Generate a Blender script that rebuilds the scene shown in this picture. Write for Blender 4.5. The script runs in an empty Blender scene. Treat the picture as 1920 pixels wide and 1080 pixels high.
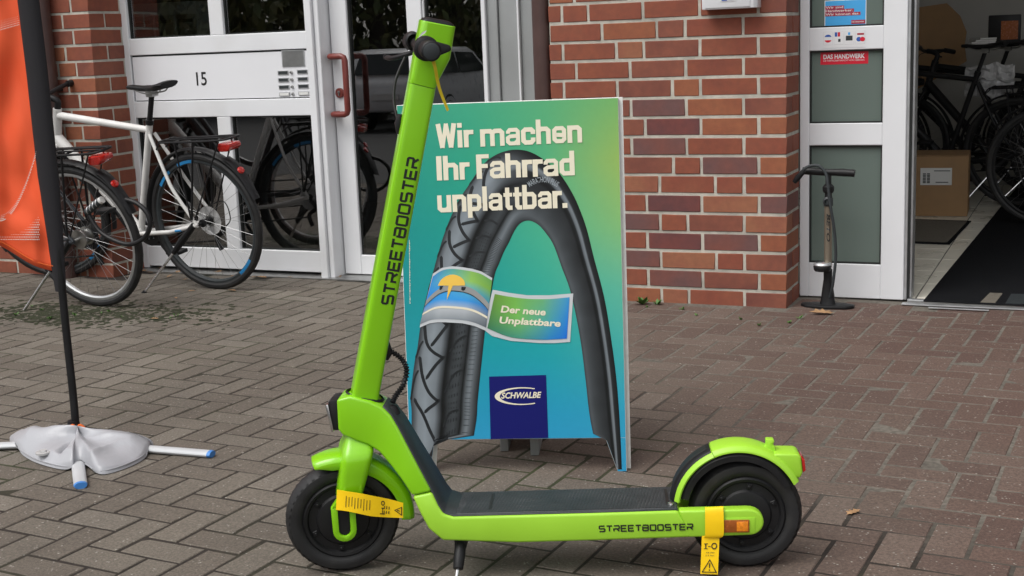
import bpy, bmesh, math, random
from mathutils import Vector, Matrix, Euler
from mathutils.noise import noise as mnoise
R = random.Random(7)
rad = math.radians
SC = bpy.context.scene
COL = SC.collection

# ------------------------------------------------------------------ camera
F_PX, PITCH, ROLL, YAW, CAM_H, CAM_D = 2453.15, 0.186716, -0.0398856, -0.4241308, 1.171184, 5.475555
fw = Vector((math.sin(YAW)*math.cos(PITCH), math.cos(YAW)*math.cos(PITCH), -math.sin(PITCH)))
rt0 = Vector((math.cos(YAW), -math.sin(YAW), 0)); up0 = rt0.cross(fw)
rt = rt0*math.cos(ROLL) + up0*math.sin(ROLL)
up = up0*math.cos(ROLL) - rt0*math.sin(ROLL)
C = Vector((0, -CAM_D, CAM_H))
cd = bpy.data.cameras.new('camera'); cam = bpy.data.objects.new('camera', cd); COL.objects.link(cam)
cd.sensor_width = 36; cd.lens = F_PX/1920*36; cd.clip_start = .05; cd.clip_end = 2000
cam.matrix_world = Matrix(((rt.x, up.x, -fw.x, C.x), (rt.y, up.y, -fw.y, C.y), (rt.z, up.z, -fw.z, C.z), (0, 0, 0, 1)))
SC.camera = cam
SC.render.resolution_x, SC.render.resolution_y = 1024, 576
# ------------------------------------------------------------------ sky and sun (overcast)
SUN_EL, SUN_AZ = rad(58), rad(205)          # azimuth clockwise from +Y: behind the camera, a little left
w = bpy.data.worlds.new('World'); SC.world = w; w.use_nodes = True
nt = w.node_tree; nt.nodes.clear()
sky = nt.nodes.new('ShaderNodeTexSky'); sky.sky_type = 'NISHITA'; sky.sun_disc = False
sky.sun_elevation = SUN_EL; sky.sun_rotation = SUN_AZ; sky.dust_density = 4; sky.air_density = 1.2
hs = nt.nodes.new('ShaderNodeHueSaturation'); hs.inputs['Saturation'].default_value = .16
bg = nt.nodes.new('ShaderNodeBackground'); bg.inputs['Strength'].default_value = .15
wo = nt.nodes.new('ShaderNodeOutputWorld')
nt.links.new(sky.outputs[0], hs.inputs['Color']); nt.links.new(hs.outputs[0], bg.inputs[0]); nt.links.new(bg.outputs[0], wo.inputs[0])
sl = bpy.data.lights.new('sun', 'SUN'); sl.energy = 1.1; sl.angle = rad(40); sl.color = (1, .97, .92)
so = bpy.data.objects.new('sun', sl); COL.objects.link(so)
sd = Vector((math.sin(SUN_AZ)*math.cos(SUN_EL), math.cos(SUN_AZ)*math.cos(SUN_EL), math.sin(SUN_EL)))
so.rotation_euler = sd.to_track_quat('Z', 'Y').to_euler(); so.location = sd*30
SC.view_settings.view_transform = 'Standard'; SC.view_settings.look = 'None'
SC.view_settings.exposure = 0.3; SC.view_settings.gamma = 1

# ------------------------------------------------------------------ pixels of the photograph (1920x1080) to places
def ray(x, y): return fw + rt*((x-960)/F_PX) - up*((y-540)/F_PX)
def G(x, y, z=0.):
    d = ray(x, y); return C + d*((z-C.z)/d.z)
def W(x, y, yp=0.):
    d = ray(x, y); return C + d*((yp-C.y)/d.y)
def onplane(x, y, o, n):
    d = ray(x, y); return C + d*((o-C).dot(n)/d.dot(n))

# ------------------------------------------------------------------ materials
def lin(c): return tuple((v/12.92 if v <= .04045 else ((v+.055)/1.055)**2.4) for v in c)
def srgb(r, g, b): return lin((r/255, g/255, b/255))
def mat(name, col, rough=.5, metal=0., var=.0, vscale=8., bump=0., bscale=200., col2=None, mixscale=3., mixpos=.5, mixw=.15,
        coat=0., spec=.5, trans=0., detail=4., dirt=0.):
    m = bpy.data.materials.new(name); m.use_nodes = True
    t = m.node_tree; b = t.nodes['Principled BSDF']
    b.inputs['Roughness'].default_value = rough; b.inputs['Metallic'].default_value = metal
    b.inputs['Coat Weight'].default_value = coat; b.inputs['Specular IOR Level'].default_value = spec
    b.inputs['Transmission Weight'].default_value = trans
    b.inputs['Base Color'].default_value = (*col, 1)
    m.diffuse_color = (*col, 1)
    geo = t.nodes.new('ShaderNodeNewGeometry'); src = None
    def nz(scale, det=detail, off=0):
        n = t.nodes.new('ShaderNodeTexNoise'); n.inputs['Scale'].default_value = scale; n.inputs['Detail'].default_value = det
        t.links.new(geo.outputs['Position'], n.inputs['Vector']); return n
    if col2 is not None:
        n = nz(mixscale); mr = t.nodes.new('ShaderNodeMapRange')
        mr.inputs[1].default_value = mixpos-mixw; mr.inputs[2].default_value = mixpos+mixw
        t.links.new(n.outputs[0], mr.inputs[0])
        mx = t.nodes.new('ShaderNodeMix'); mx.data_type = 'RGBA'
        mx.inputs[6].default_value = (*col, 1); mx.inputs[7].default_value = (*col2, 1)
        t.links.new(mr.outputs[0], mx.inputs[0]); src = mx.outputs[2]
    if var > 0:
        n = nz(vscale); mr = t.nodes.new('ShaderNodeMapRange')
        mr.inputs[1].default_value = .25; mr.inputs[2].default_value = .75
        mr.inputs[3].default_value = 1-var; mr.inputs[4].default_value = 1+var
        t.links.new(n.outputs[0], mr.inputs[0])
        mm = t.nodes.new('ShaderNodeMix'); mm.data_type = 'RGBA'; mm.blend_type = 'MULTIPLY'; mm.inputs[0].default_value = 1
        if src: t.links.new(src, mm.inputs[6])
        else: mm.inputs[6].default_value = (*col, 1)
        t.links.new(mr.outputs[0], mm.inputs[7]); src = mm.outputs[2]
        mr2 = t.nodes.new('ShaderNodeMapRange'); mr2.inputs[3].default_value = max(.02, rough-.12); mr2.inputs[4].default_value = min(1, rough+.12)
        t.links.new(n.outputs[0], mr2.inputs[0]); t.links.new(mr2.outputs[0], b.inputs['Roughness'])
    if src: t.links.new(src, b.inputs['Base Color'])
    if bump > 0:
        n = nz(bscale, 3); bp = t.nodes.new('ShaderNodeBump'); bp.inputs['Strength'].default_value = bump; bp.inputs['Distance'].default_value = .003
        t.links.new(n.outputs[0], bp.inputs['Height']); t.links.new(bp.outputs[0], b.inputs['Normal'])
    return m
def mat_attr(name, rough=.45, attr='Col', grain=.05, spec=.5):
    m = mat(name, (.5, .5, .5), rough, var=.001, spec=spec); t = m.node_tree; b = t.nodes['Principled BSDF']
    a = t.nodes.new('ShaderNodeVertexColor'); a.layer_name = attr
    n = t.nodes.new('ShaderNodeTexNoise'); n.inputs['Scale'].default_value = 60; n.inputs['Detail'].default_value = 6
    mr = t.nodes.new('ShaderNodeMapRange'); mr.inputs[1].default_value = .3; mr.inputs[2].default_value = .7
    mr.inputs[3].default_value = 1-grain; mr.inputs[4].default_value = 1+grain
    g = t.nodes.new('ShaderNodeNewGeometry'); t.links.new(g.outputs['Position'], n.inputs['Vector']); t.links.new(n.outputs[0], mr.inputs[0])
    mm = t.nodes.new('ShaderNodeMix'); mm.data_type = 'RGBA'; mm.blend_type = 'MULTIPLY'; mm.inputs[0].default_value = 1
    t.links.new(a.outputs[0], mm.inputs[6]); t.links.new(mr.outputs[0], mm.inputs[7]); t.links.new(mm.outputs[2], b.inputs['Base Color'])
    return m
def mat_glass(name, tint=(.55, .6, .57), ior=1.5, boost=6., film=None, filmw=0.):
    m = bpy.data.materials.new(name); m.use_nodes = True; t = m.node_tree; t.nodes.clear()
    out = t.nodes.new('ShaderNodeOutputMaterial'); tr = t.nodes.new('ShaderNodeBsdfTransparent'); tr.inputs[0].default_value = (*tint, 1)
    gl = t.nodes.new('ShaderNodeBsdfGlossy'); gl.inputs['Roughness'].default_value = .004
    fr = t.nodes.new('ShaderNodeFresnel'); fr.inputs[0].default_value = ior
    ml = t.nodes.new('ShaderNodeMath'); ml.operation = 'MULTIPLY'; ml.inputs[1].default_value = boost; ml.use_clamp = True
    t.links.new(fr.outputs[0], ml.inputs[0])
    base = tr.outputs[0]
    if film:
        df = t.nodes.new('ShaderNodeBsdfDiffuse'); df.inputs[0].default_value = (*film, 1)
        mf = t.nodes.new('ShaderNodeMixShader'); mf.inputs[0].default_value = filmw
        t.links.new(tr.outputs[0], mf.inputs[1]); t.links.new(df.outputs[0], mf.inputs[2]); base = mf.outputs[0]
    mx = t.nodes.new('ShaderNodeMixShader'); t.links.new(ml.outputs[0], mx.inputs[0]); t.links.new(base, mx.inputs[1]); t.links.new(gl.outputs[0], mx.inputs[2])
    g = t.nodes.new('ShaderNodeNewGeometry'); clear = t.nodes.new('ShaderNodeBsdfTransparent')
    mb = t.nodes.new('ShaderNodeMixShader'); t.links.new(g.outputs['Backfacing'], mb.inputs[0]); t.links.new(mx.outputs[0], mb.inputs[1]); t.links.new(clear.outputs[0], mb.inputs[2])
    t.links.new(mb.outputs[0], out.inputs[0]); return m

M = {}
M['green'] = mat('lime_lacquer', srgb(132, 200, 14), .32, coat=.35, var=.04, vscale=5, bump=.06, bscale=900)
M['green2'] = mat('lime_plastic', srgb(158, 212, 55), .42, var=.05, vscale=9, bump=.05, bscale=700)
M['black'] = mat('black_plastic', (.009, .009, .01), .5, spec=.35, var=.2, vscale=30, bump=.05, bscale=500)
M['rubber'] = mat('tyre_rubber', (.012, .012, .013), .62, var=.3, vscale=25, bump=.15, bscale=300, col2=(.026, .025, .023), mixscale=14, mixpos=.62)
M['darkgrey'] = mat('dark_grey_rubber', (.028, .034, .037), .5, var=.2, vscale=30, bump=.2, bscale=600)
M['mat_deck'] = mat('deck_mat', (.03, .034, .038), .55, var=.3, vscale=18, bump=.5, bscale=260, col2=(.06, .063, .066), mixscale=16, mixpos=.55)
M['ink'] = mat('black_print', (.012, .012, .012), .5, var=.1)
M['chrome'] = mat('bright_metal', (.7, .7, .7), .22, 1., var=.1, vscale=40)
M['steel'] = mat('worn_steel', (.42, .42, .41), .38, 1., var=.15, vscale=40)
M['alu'] = mat('dull_aluminium', (.55, .56, .57), .42, .8, var=.1, vscale=20)
M['yellow'] = mat('yellow_tag_paper', srgb(255, 210, 0), .6, var=.05, vscale=30)
M['yellow2'] = mat('yellow_tag_pale', srgb(226, 200, 40), .6, var=.05, vscale=30)
M['amber'] = mat('amber_reflector', (.85, .26, .01), .18, coat=.6, var=.35, vscale=160, bump=.5, bscale=600)
M['amberdark'] = mat('amber_dark', (.33, .085, .012), .25, coat=.4, var=.2, vscale=90)
M['redlens'] = mat('red_lens', (.45, .015, .01), .18, coat=.7, var=.25, vscale=120)
M['white'] = mat('white_frame_paint', (.74, .75, .77), .36, var=.035, vscale=4, bump=.02, bscale=300, col2=(.66, .66, .66), mixscale=1.7, mixpos=.66, mixw=.1)
M['whitepanel'] = mat('white_panel_paint', (.76, .765, .79), .4, var=.02, vscale=3)
M['greymetal'] = mat('grey_cladding', (.33, .345, .35), .5, var=.06, vscale=3, col2=(.27, .28, .28), mixscale=2.2)
M['gasket'] = mat('black_gasket', (.01, .012, .011), .6, var=.2)
M['handle'] = mat('oxide_red_handle', (.17, .035, .028), .35, var=.12, vscale=25, bump=.04)
M['pipe'] = mat('brown_drainpipe', (.075, .04, .035), .42, var=.2, vscale=9)
M['mortar'] = mat('mortar', (.5, .475, .41), .95, var=.16, vscale=30, bump=.8, bscale=240, col2=(.33, .32, .28), mixscale=6, mixpos=.6)
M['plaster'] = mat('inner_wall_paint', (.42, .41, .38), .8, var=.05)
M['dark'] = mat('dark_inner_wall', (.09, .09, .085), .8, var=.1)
M['tile'] = mat('cream_floor_tile', (.78, .75, .65), .3, var=.05, vscale=5)
M['grout'] = mat('tile_grout', (.12, .11, .1), .8, var=.1)
M['runner'] = mat('charcoal_carpet', (.011, .0115, .013), 1., spec=.05, var=.2, vscale=60, bump=.8, bscale=500)
M['doormat'] = mat('grey_brown_doormat', (.14, .125, .1), .95, var=.2, vscale=60, bump=.8, bscale=500)
M['card'] = mat('brown_cardboard', (.34, .205, .1), .8, var=.08, vscale=12)
M['paper'] = mat('white_paper', (.7, .7, .68), .7, var=.03)
M['bikewhite'] = mat('white_bike_paint', (.68, .67, .65), .3, var=.06, vscale=12, coat=.3)
M['bikeblue'] = mat('blue_decal', (.02, .22, .5), .4, var=.1)
M['bikedark'] = mat('dark_bike_paint', (.03, .034, .04), .32, var=.2, vscale=14, coat=.3)
M['spoke'] = mat('spoke_wire', (.25, .25, .25), .35, .9, var=.1)
M['flag'] = mat('orange_flag_cloth', srgb(238, 92, 48), .75, var=.05, vscale=5, bump=.2, bscale=700)
M['flagdot'] = mat('flag_print_dots', (.72, .62, .55), .75, var=.05)
M['sleeve'] = mat('black_sleeve_cloth', (.014, .013, .016), .85, var=.2, vscale=12, bump=.2, bscale=400)
M['bag'] = mat('grey_pvc_bag', (.37, .375, .4), .36, var=.05, vscale=8, bump=.9, bscale=26)
M['bluecap'] = mat('blue_end_cap', (.06, .24, .62), .45, var=.06)
M['orangeclip'] = mat('orange_cord', (.75, .14, .02), .5, var=.1)
M['legpaint'] = mat('pale_grey_leg_paint', (.5, .515, .53), .35, var=.05, vscale=15)
M['cream'] = mat('cream_print', srgb(236, 228, 205), .5, var=.02)
M['navy'] = mat('navy_print', srgb(20, 24, 104), .55, spec=.2, var=.03)
M['printblack'] = mat('tyre_print_black', (.012, .014, .017), .42, var=.1)
M['printgrey'] = mat('tyre_print_grey', srgb(150, 158, 164), .45, var=.05)
M['pumpbody'] = mat('bronze_grey_barrel', (.26, .22, .17), .34, .6, var=.1)
M['leafdry'] = mat('dry_leaf', (.34, .2, .1), .8, var=.3, vscale=60)
M['leafgreen'] = mat('weed_leaf', (.07, .16, .03), .6, var=.3, vscale=80)
M['moss'] = mat('moss', (.026, .03, .011), .95, var=.4, vscale=60, bump=1, bscale=400)
M['sheet'] = mat('clear_plastic_sheet', (.5, .5, .5), .25, var=.2, vscale=30)
M['glass'] = mat_glass('door_glass')
M['glassfilm'] = mat_glass('frosted_glass', (.5, .55, .52), film=(.15, .19, .17), filmw=.9, boost=.7)
M['carpaint'] = mat('silver_car_paint', (.74, .75, .76), .3, 0, var=.04, coat=.6)
M['carglass'] = mat('car_window', (.02, .025, .027), .06, var=.01)
M['bark'] = mat('bark', (.07, .05, .04), .9, var=.3, vscale=20)
M['foliage'] = mat('foliage', (.075, .1, .028), .6, var=.5, vscale=2.5, col2=(.12, .1, .03), mixscale=1.2)
M['asphalt'] = mat('asphalt', (.055, .055, .055), .9, var=.2, vscale=6, bump=.4, bscale=120)

# ------------------------------------------------------------------ mesh helpers
class MB:
    def __init__(s, T=None): s.v = []; s.f = []; s.T = T
    def add(s, v, f):
        o = len(s.v); s.v += [Vector(p) for p in v]; s.f += [tuple(i+o for i in q) for q in f]; return s
    def box(s, c, d, rot=None):
        c = Vector(c); h = Vector(d)/2; v = []
        for k in range(8):
            p = Vector(((-1, 1)[k & 1]*h.x, (-1, 1)[k >> 1 & 1]*h.y, (-1, 1)[k >> 2 & 1]*h.z))
            if rot: p = rot @ p
            v.append(c+p)
        return s.add(v, [(0, 2, 3, 1), (4, 5, 7, 6), (0, 1, 5, 4), (2, 6, 7, 3), (0, 4, 6, 2), (1, 3, 7, 5)])
    def bb(s, a, b): return s.box([(p+q)/2 for p, q in zip(a, b)], [abs(q-p) for p, q in zip(a, b)])
    def tube(s, path, r, n=10, flat=1., closed=False, cap=True, upv=None):
        P = [Vector(p) for p in path]; k = len(P); rr = r if isinstance(r, (list, tuple)) else [r]*k
        rings = []; prev = None
        for i, p in enumerate(P):
            a = P[i-1] if i else (P[-1] if closed else P[0]); b = P[i+1] if i < k-1 else (P[0] if closed else P[-1])
            t = (b-a).normalized()
            if prev is None:
                ref = Vector(upv) if upv else (Vector((0, 0, 1)) if abs(t.z) < .9 else Vector((1, 0, 0)))
                u = (ref - t*ref.dot(t)).normalized()
            else:
                u = (prev - t*prev.dot(t)).normalized()
            prev = u; vv = t.cross(u)
            rings.append([p + (u*math.cos(q)*flat + vv*math.sin(q))*rr[i] for q in (2*math.pi*j/n for j in range(n))])
        v = [p for ring in rings for p in ring]; f = []
        for i in range(k if closed else k-1):
            i2 = (i+1) % k
            for j in range(n): f.append((i*n+j, i*n+(j+1) % n, i2*n+(j+1) % n, i2*n+j))
        if cap and not closed: f += [tuple(range(n))[::-1], tuple(range((k-1)*n, k*n))]
        return s.add(v, f)
    def lathe(s, prof, o=(0, 0, 0), axis='Y', n=32, a0=0., a1=2*math.pi, closed=False):
        o = Vector(o); full = abs(a1-a0-2*math.pi) < 1e-6; m = n if full else n+1; k = len(prof); v = []
        for i in range(m):
            a = a0+(a1-a0)*i/n
            for r, h in prof:
                q = (r*math.cos(a), r*math.sin(a))
                v.append(o+(Vector((q[0], h, q[1])) if axis == 'Y' else Vector((q[0], q[1], h)) if axis == 'Z' else Vector((h, q[0], q[1]))))
        f = []
        for i in range(n):
            i2 = (i+1) % m
            for j in range(k if closed else k-1):
                j2 = (j+1) % k; f.append((i*k+j, i*k+j2, i2*k+j2, i2*k+j))
        if not full and closed: f += [tuple(range(k)), tuple(range((m-1)*k, m*k))[::-1]]
        return s.add(v, f)
    def prism(s, poly, y0, y1, plane='XZ'):
        n = len(poly); g = (lambda a, b, h: (a, h, b)) if plane == 'XZ' else (lambda a, b, h: (a, b, h)) if plane == 'XY' else (lambda a, b, h: (h, a, b))
        v = [g(a, b, y0) for a, b in poly]+[g(a, b, y1) for a, b in poly]
        return s.add(v, [tuple(range(n)), tuple(range(n, 2*n))[::-1]]+[(i, i+n, (i+1) % n+n, (i+1) % n) for i in range(n)])
    def loft(s, secs, n=20, e=3.):
        # sections (centre, half x, half y) of rounded rectangles stacked along z
        v = []; f = []
        for c, hx, hy in secs:
            for j in range(n):
                a = 2*math.pi*j/n; ca, sa = math.cos(a), math.sin(a)
                v.append(Vector(c)+Vector((hx*math.copysign(abs(ca)**(2/e), ca), hy*math.copysign(abs(sa)**(2/e), sa), 0)))
        k = len(secs)
        for i in range(k-1):
            for j in range(n): f.append((i*n+j, i*n+(j+1) % n, (i+1)*n+(j+1) % n, (i+1)*n+j))
        f += [tuple(range(n))[::-1], tuple(range((k-1)*n, k*n))]
        return s.add(v, f)
    def ribbon(s, pts, wd, fn, layer=0.):
        P = [Vector(p) for p in pts]; k = len(P); Lf = []; Rg = []
        for i in range(k):
            a = (P[i]-P[i-1]).normalized() if i else None; b = (P[i+1]-P[i]).normalized() if i < k-1 else None
            t = ((a+b).normalized() if a and b else (a or b)); nn = Vector((-t.y, t.x)); sc = 1.
            if a and b: sc = min(1.6, 1/max(.3, nn.dot(Vector((-a.y, a.x)))))
            Lf.append(P[i]+nn*wd/2*sc); Rg.append(P[i]-nn*wd/2*sc)
        return s.add([fn(p.x, p.y, layer) for p in Lf]+[fn(p.x, p.y, layer) for p in Rg], [(i, i+k, i+1+k, i+1) for i in range(k-1)])
    def mesh(s, name, bevel=0., seg=2, smooth=35.):
        me = bpy.data.meshes.new(name)
        v = [s.T(p) for p in s.v] if s.T else s.v
        me.from_pydata([tuple(p) for p in v], [], s.f); me.validate()
        bm = bmesh.new(); bm.from_mesh(me)
        bmesh.ops.recalc_face_normals(bm, faces=bm.faces)
        if bevel > 0:
            ed = [e for e in bm.edges if len(e.link_faces) == 2 and e.calc_face_angle(0) > rad(32)]
            bmesh.ops.bevel(bm, geom=ed, offset=bevel, segments=seg, affect='EDGES', clamp_overlap=True, profile=.5)
        bm.to_mesh(me); bm.free()
        if smooth:
            me.polygons.foreach_set('use_smooth', [True]*len(me.polygons)); me.set_sharp_from_angle(angle=rad(smooth))
        return me
    def build(s, name, m, parent=None, bevel=0., seg=2, smooth=35.): return link(name, s.mesh(name, bevel, seg, smooth), m, parent)
def loft_lr(pairs, hw, T=None, n=32, e=6.):
    # rounded-rectangle tube through (left, right) point pairs of a side view; hw = half thickness (one value or one per pair)
    mb = MB(T); v = []
    for k, (l, r) in enumerate(pairs):
        h = hw[k] if isinstance(hw, (list, tuple)) else hw; c = ((l[0]+r[0])/2, (l[1]+r[1])/2); d = ((r[0]-l[0])/2, (r[1]-l[1])/2)
        for j in range(n):
            a = 2*math.pi*j/n; ca, sa = math.cos(a), math.sin(a); u = math.copysign(abs(ca)**(2/e), ca); w_ = math.copysign(abs(sa)**(2/e), sa)
            v.append((c[0]+d[0]*u, h*w_, c[1]+d[1]*u))
    k = len(pairs)
    mb.add(v, [(i*n+j, i*n+(j+1) % n, (i+1)*n+(j+1) % n, (i+1)*n+j) for i in range(k-1) for j in range(n)]+[tuple(range(n))[::-1], tuple(range((k-1)*n, k*n))]); return mb
def link(name, me, m=None, parent=None):
    o = bpy.data.objects.new(name, me); COL.objects.link(o)
    if m is not None:
        if not isinstance(m, (list, tuple)): m = [m]
        if not me.materials:
            for q in m: me.materials.append(M[q] if isinstance(q, str) else q)
    if parent: o.parent = parent
    return o
def tag(o, label=None, cat=None, group=None, kind=None):
    if label: o['label'] = label
    if cat: o['category'] = cat
    if group: o['group'] = group
    if kind: o['kind'] = kind
    return o
def thing(name, label, cat, loc=(0, 0, 0), rz=0., group=None):
    o = bpy.data.objects.new(name, None); COL.objects.link(o); o.empty_display_size = .1
    o.location = loc; o.rotation_euler = (0, 0, rz); return tag(o, label, cat, group)
def copy_tree(o, parent=None):
    c = o.copy(); COL.objects.link(c); c.parent = parent
    for ch in list(o.children): copy_tree(ch, c)
    return c
def catmull(pts, n=8, closed=False):
    P = [Vector(p) for p in pts]; out = []; k = len(P)
    for i in range(k if closed else k-1):
        g = (lambda j: P[j % k]) if closed else (lambda j: P[max(0, min(k-1, j))])
        a, b, c, d = g(i-1), g(i), g(i+1), g(i+2)
        for q in range(n):
            t = q/n; out.append(.5*((2*b)+(c-a)*t+(2*a-5*b+4*c-d)*t*t+(3*b-a-3*c+d)*t**3))
    if not closed: out.append(P[-1])
    return out
def text_mesh(s, size=1., bold=0., sx=1., shear=0., align='LEFT'):
    cu = bpy.data.curves.new('lettering', 'FONT'); cu.body = s; cu.size = size; cu.offset = bold; cu.shear = shear; cu.align_x = align
    cu.resolution_u = 3
    o = bpy.data.objects.new('lettering', cu); COL.objects.link(o)
    dg = bpy.context.evaluated_depsgraph_get(); me = bpy.data.meshes.new_from_object(o.evaluated_get(dg))
    bpy.data.objects.remove(o); bpy.data.curves.remove(cu)
    for v in me.vertices: v.co.x *= sx
    me.materials.clear(); return me
def text_on(name, s, m, parent, fn, a, b, height, bold=.0, shear=0., layer=0., fit=True):
    # lettering from 2-D point a to b (plane coordinates), fn maps (x, y, layer) to local space
    me = text_mesh(s, 1., bold, 1., shear)
    xs = [v.co.x for v in me.vertices]; x0, x1 = min(xs), max(xs)
    a = Vector(a); b = Vector(b); d = b-a; L = d.length; u = d/L; n = Vector((-u.y, u.x)); k = L/(x1-x0); hy = height/.72
    for v in me.vertices:
        q = a+u*((v.co.x-x0)*k)+n*(v.co.y*hy); v.co = fn(q.x, q.y, layer)
    return link(name, me, m, parent)

# heavy condensed headline letters, x-height 1 (polyline, stroke width)
_L, _R, _t, _b = .135, .695, .87, .13
def _arch(x): return [(x+_L, .7), (x+.2, .82), (x+.28, _t), (x+.58, _t), (x+_R, .76), (x+_R, 0)]
HV = {'n': (.9, [([(_L, 0), (_L, 1)], .27), (_arch(0), .26)]), 'h': (.9, [([(_L, 0), (_L, 1.42)], .27), (_arch(0), .26)]),
      'm': (1.46, [([(_L, 0), (_L, 1)], .27), (_arch(0), .26), (_arch(.56), .26)]),
      'u': (.9, [([(_R, 0), (_R, 1)], .27), ([(_L, 1), (_L, .24), (.25, _b), (.5, _b), (.62, .2), (_R, .32)], .26)]),
      'i': (.36, [([(_L, 0), (_L, 1)], .27), ([(_L, 1.15), (_L, 1.42)], .27)]), 'l': (.36, [([(_L, 0), (_L, 1.42)], .27)]),
      'I': (.36, [([(_L, 0), (_L, 1.42)], .29)]), '.': (.36, [([(_L, 0), (_L, .28)], .29)]), ' ': (.36, []),
      'r': (.58, [([(_L, 0), (_L, 1)], .27), ([(_L, .66), (.2, .8), (.28, .87), (.56, .87)], .25)]),
      'F': (.72, [([(_L, 0), (_L, 1.42)], .29), ([(_L, 1.3), (.69, 1.3)], .24), ([(_L, .74), (.62, .74)], .24)]),
      'W': (1.24, [([(.14, 1.42), (.36, .02)], .27), ([(.36, .02), (.6, 1.42)], .22), ([(.6, 1.42), (.84, .02)], .22), ([(.84, .02), (1.06, 1.42)], .27)]),
      'c': (.86, [([(_R-.01, .6), (_R-.01, .76), (.58, _t), (.25, _t), (_L, .76), (_L, .24), (.25, _b), (.58, _b), (_R-.01, .24), (_R-.01, .4)], .26)]),
      'e': (.87, [([(_R-.01, .34), (_R-.01, .24), (.58, _b), (.25, _b), (_L, .24), (_L, .76), (.25, _t), (.58, _t), (_R-.01, .76), (_R-.01, .46), (.22, .5)], .235)]),
      'a': (.87, [([(_L, .68), (_L, .78), (.23, .89), (.6, .89), (_R, .79), (_R, 0)], .225), ([(_R, .54), (.25, .52), (_L-.02, .43), (_L-.02, .22), (.23, .11), (.5, .11), (_R, .26)], .22)]),
      'd': (.9, [([(_R, 0), (_R, 1.42)], .27), ([(_R, _t), (.25, _t), (_L, .75), (_L, .25), (.25, _b), (_R, _b)], .25)]),
      'b': (.9, [([(_L, 0), (_L, 1.42)], .27), ([(_L, _t), (.58, _t), (_R, .75), (_R, .25), (.58, _b), (_L, _b)], .25)]),
      'p': (.9, [([(_L, -.38), (_L, 1)], .27), ([(_L, _t), (.58, _t), (_R, .75), (_R, .25), (.58, _b), (_L, _b)], .25)]),
      't': (.57, [([(.25, 1.3), (.25, .22), (.32, .12), (.53, .12)], .25), ([(.02, .88), (.53, .88)], .22)])}
# wide square letters, height 1
TQ = {'S': (1.12, [[(1, 1), (.1, 1), (0, .9), (0, .6), (.1, .5), (.9, .5), (1, .4), (1, .1), (.9, 0), (0, 0)]]),
      'T': (1.08, [[(-.02, 1), (1.02, 1)], [(.5, 1), (.5, 0)]]), 'E': (1.08, [[(1, 1), (0, 1), (0, 0), (1, 0)], [(.15, .5), (.9, .5)]]),
      'R': (1.12, [[(0, 1), (.9, 1), (1, .9), (1, .55), (.9, .45), (0, .45), (0, 0)], [(.55, .45), (1, 0)]]),
      'B': (1.14, [[(0, 1), (.9, 1), (1, .9), (1, .1), (.9, 0), (.1, 0), (0, .1), (0, .8)], [(.0, .52), (.98, .52)]]),
      'O': (1.14, [[(.5, 1), (.1, 1), (0, .9), (0, .1), (.1, 0), (.9, 0), (1, .1), (1, .9), (.9, 1), (.5, 1)]])}
def stroke_text(name, s, m, parent, fn, a, b, height, font='HV', layer=0., lw=.17, gap=.28):
    a = Vector(a); b = Vector(b); d = b-a; u = d.normalized(); n = Vector((-u.y, u.x))
    tb = HV if font == 'HV' else TQ; x = 0; items = []
    for ch in s:
        adv, st = tb[ch]; items.append((x, st)); x += adv+(0 if font == 'HV' else gap)
    total = x-(.07 if font == 'HV' else gap+.1); kx = d.length/total; ky = height
    mb = MB(); q = 0
    for x0, st in items:
        for j, p in enumerate(st):
            pts, wd = p if font == 'HV' else (p, lw)
            # stroke in unscaled letter space, then stretched to the plane
            f2 = lambda X, Y, l: fn(*(a+u*(X*kx)+n*(Y*ky)), l)
            mb.ribbon([(px+x0, py) for px, py in pts], wd, f2, layer+j*.00006)
    return mb.build(name, m, parent, smooth=0)

# ================================================================== SETTING
# ------------------------------------------------------------------ ground sheet to the horizon
g = MB(); g.add([(-400, -400, -.05), (400, -400, -.05), (400, 400, -.05), (-400, 400, -.05)], [(0, 1, 2, 3)])
tag(g.build('street_ground', 'asphalt'), kind='structure')

# ------------------------------------------------------------------ herringbone paving
PO = Vector((-.5172, -2.4646)); PU = Vector((.09759, -.0056)); PV = Vector((.0048, .0976)); PROT = math.atan2(-.0054, .0976)
def zone(x, y):          # 1 where joints are filled flush with pale sand (towards the shop door)
    v = mnoise(Vector((x*1.3, y*1.3, 3)))*.45
    t = (x+1.05)*.9+(y+2.25)*.75+v
    return max(0., min(1., (t-.25)*2.2))
def mossy(x, y):
    v = mnoise(Vector((x*1.1, y*1.7, 9)))+.55*mnoise(Vector((x*4, y*4, 1)))
    return max(0., min(1., (v+.35+.75*max(0, 1-abs(y+.62)/.5)*max(0, min(1, (-3.1-x)*1.2)))*1.2-.35))
def heave(x, y): return .006*mnoise(Vector((x*.9, y*.9, 0)))
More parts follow.
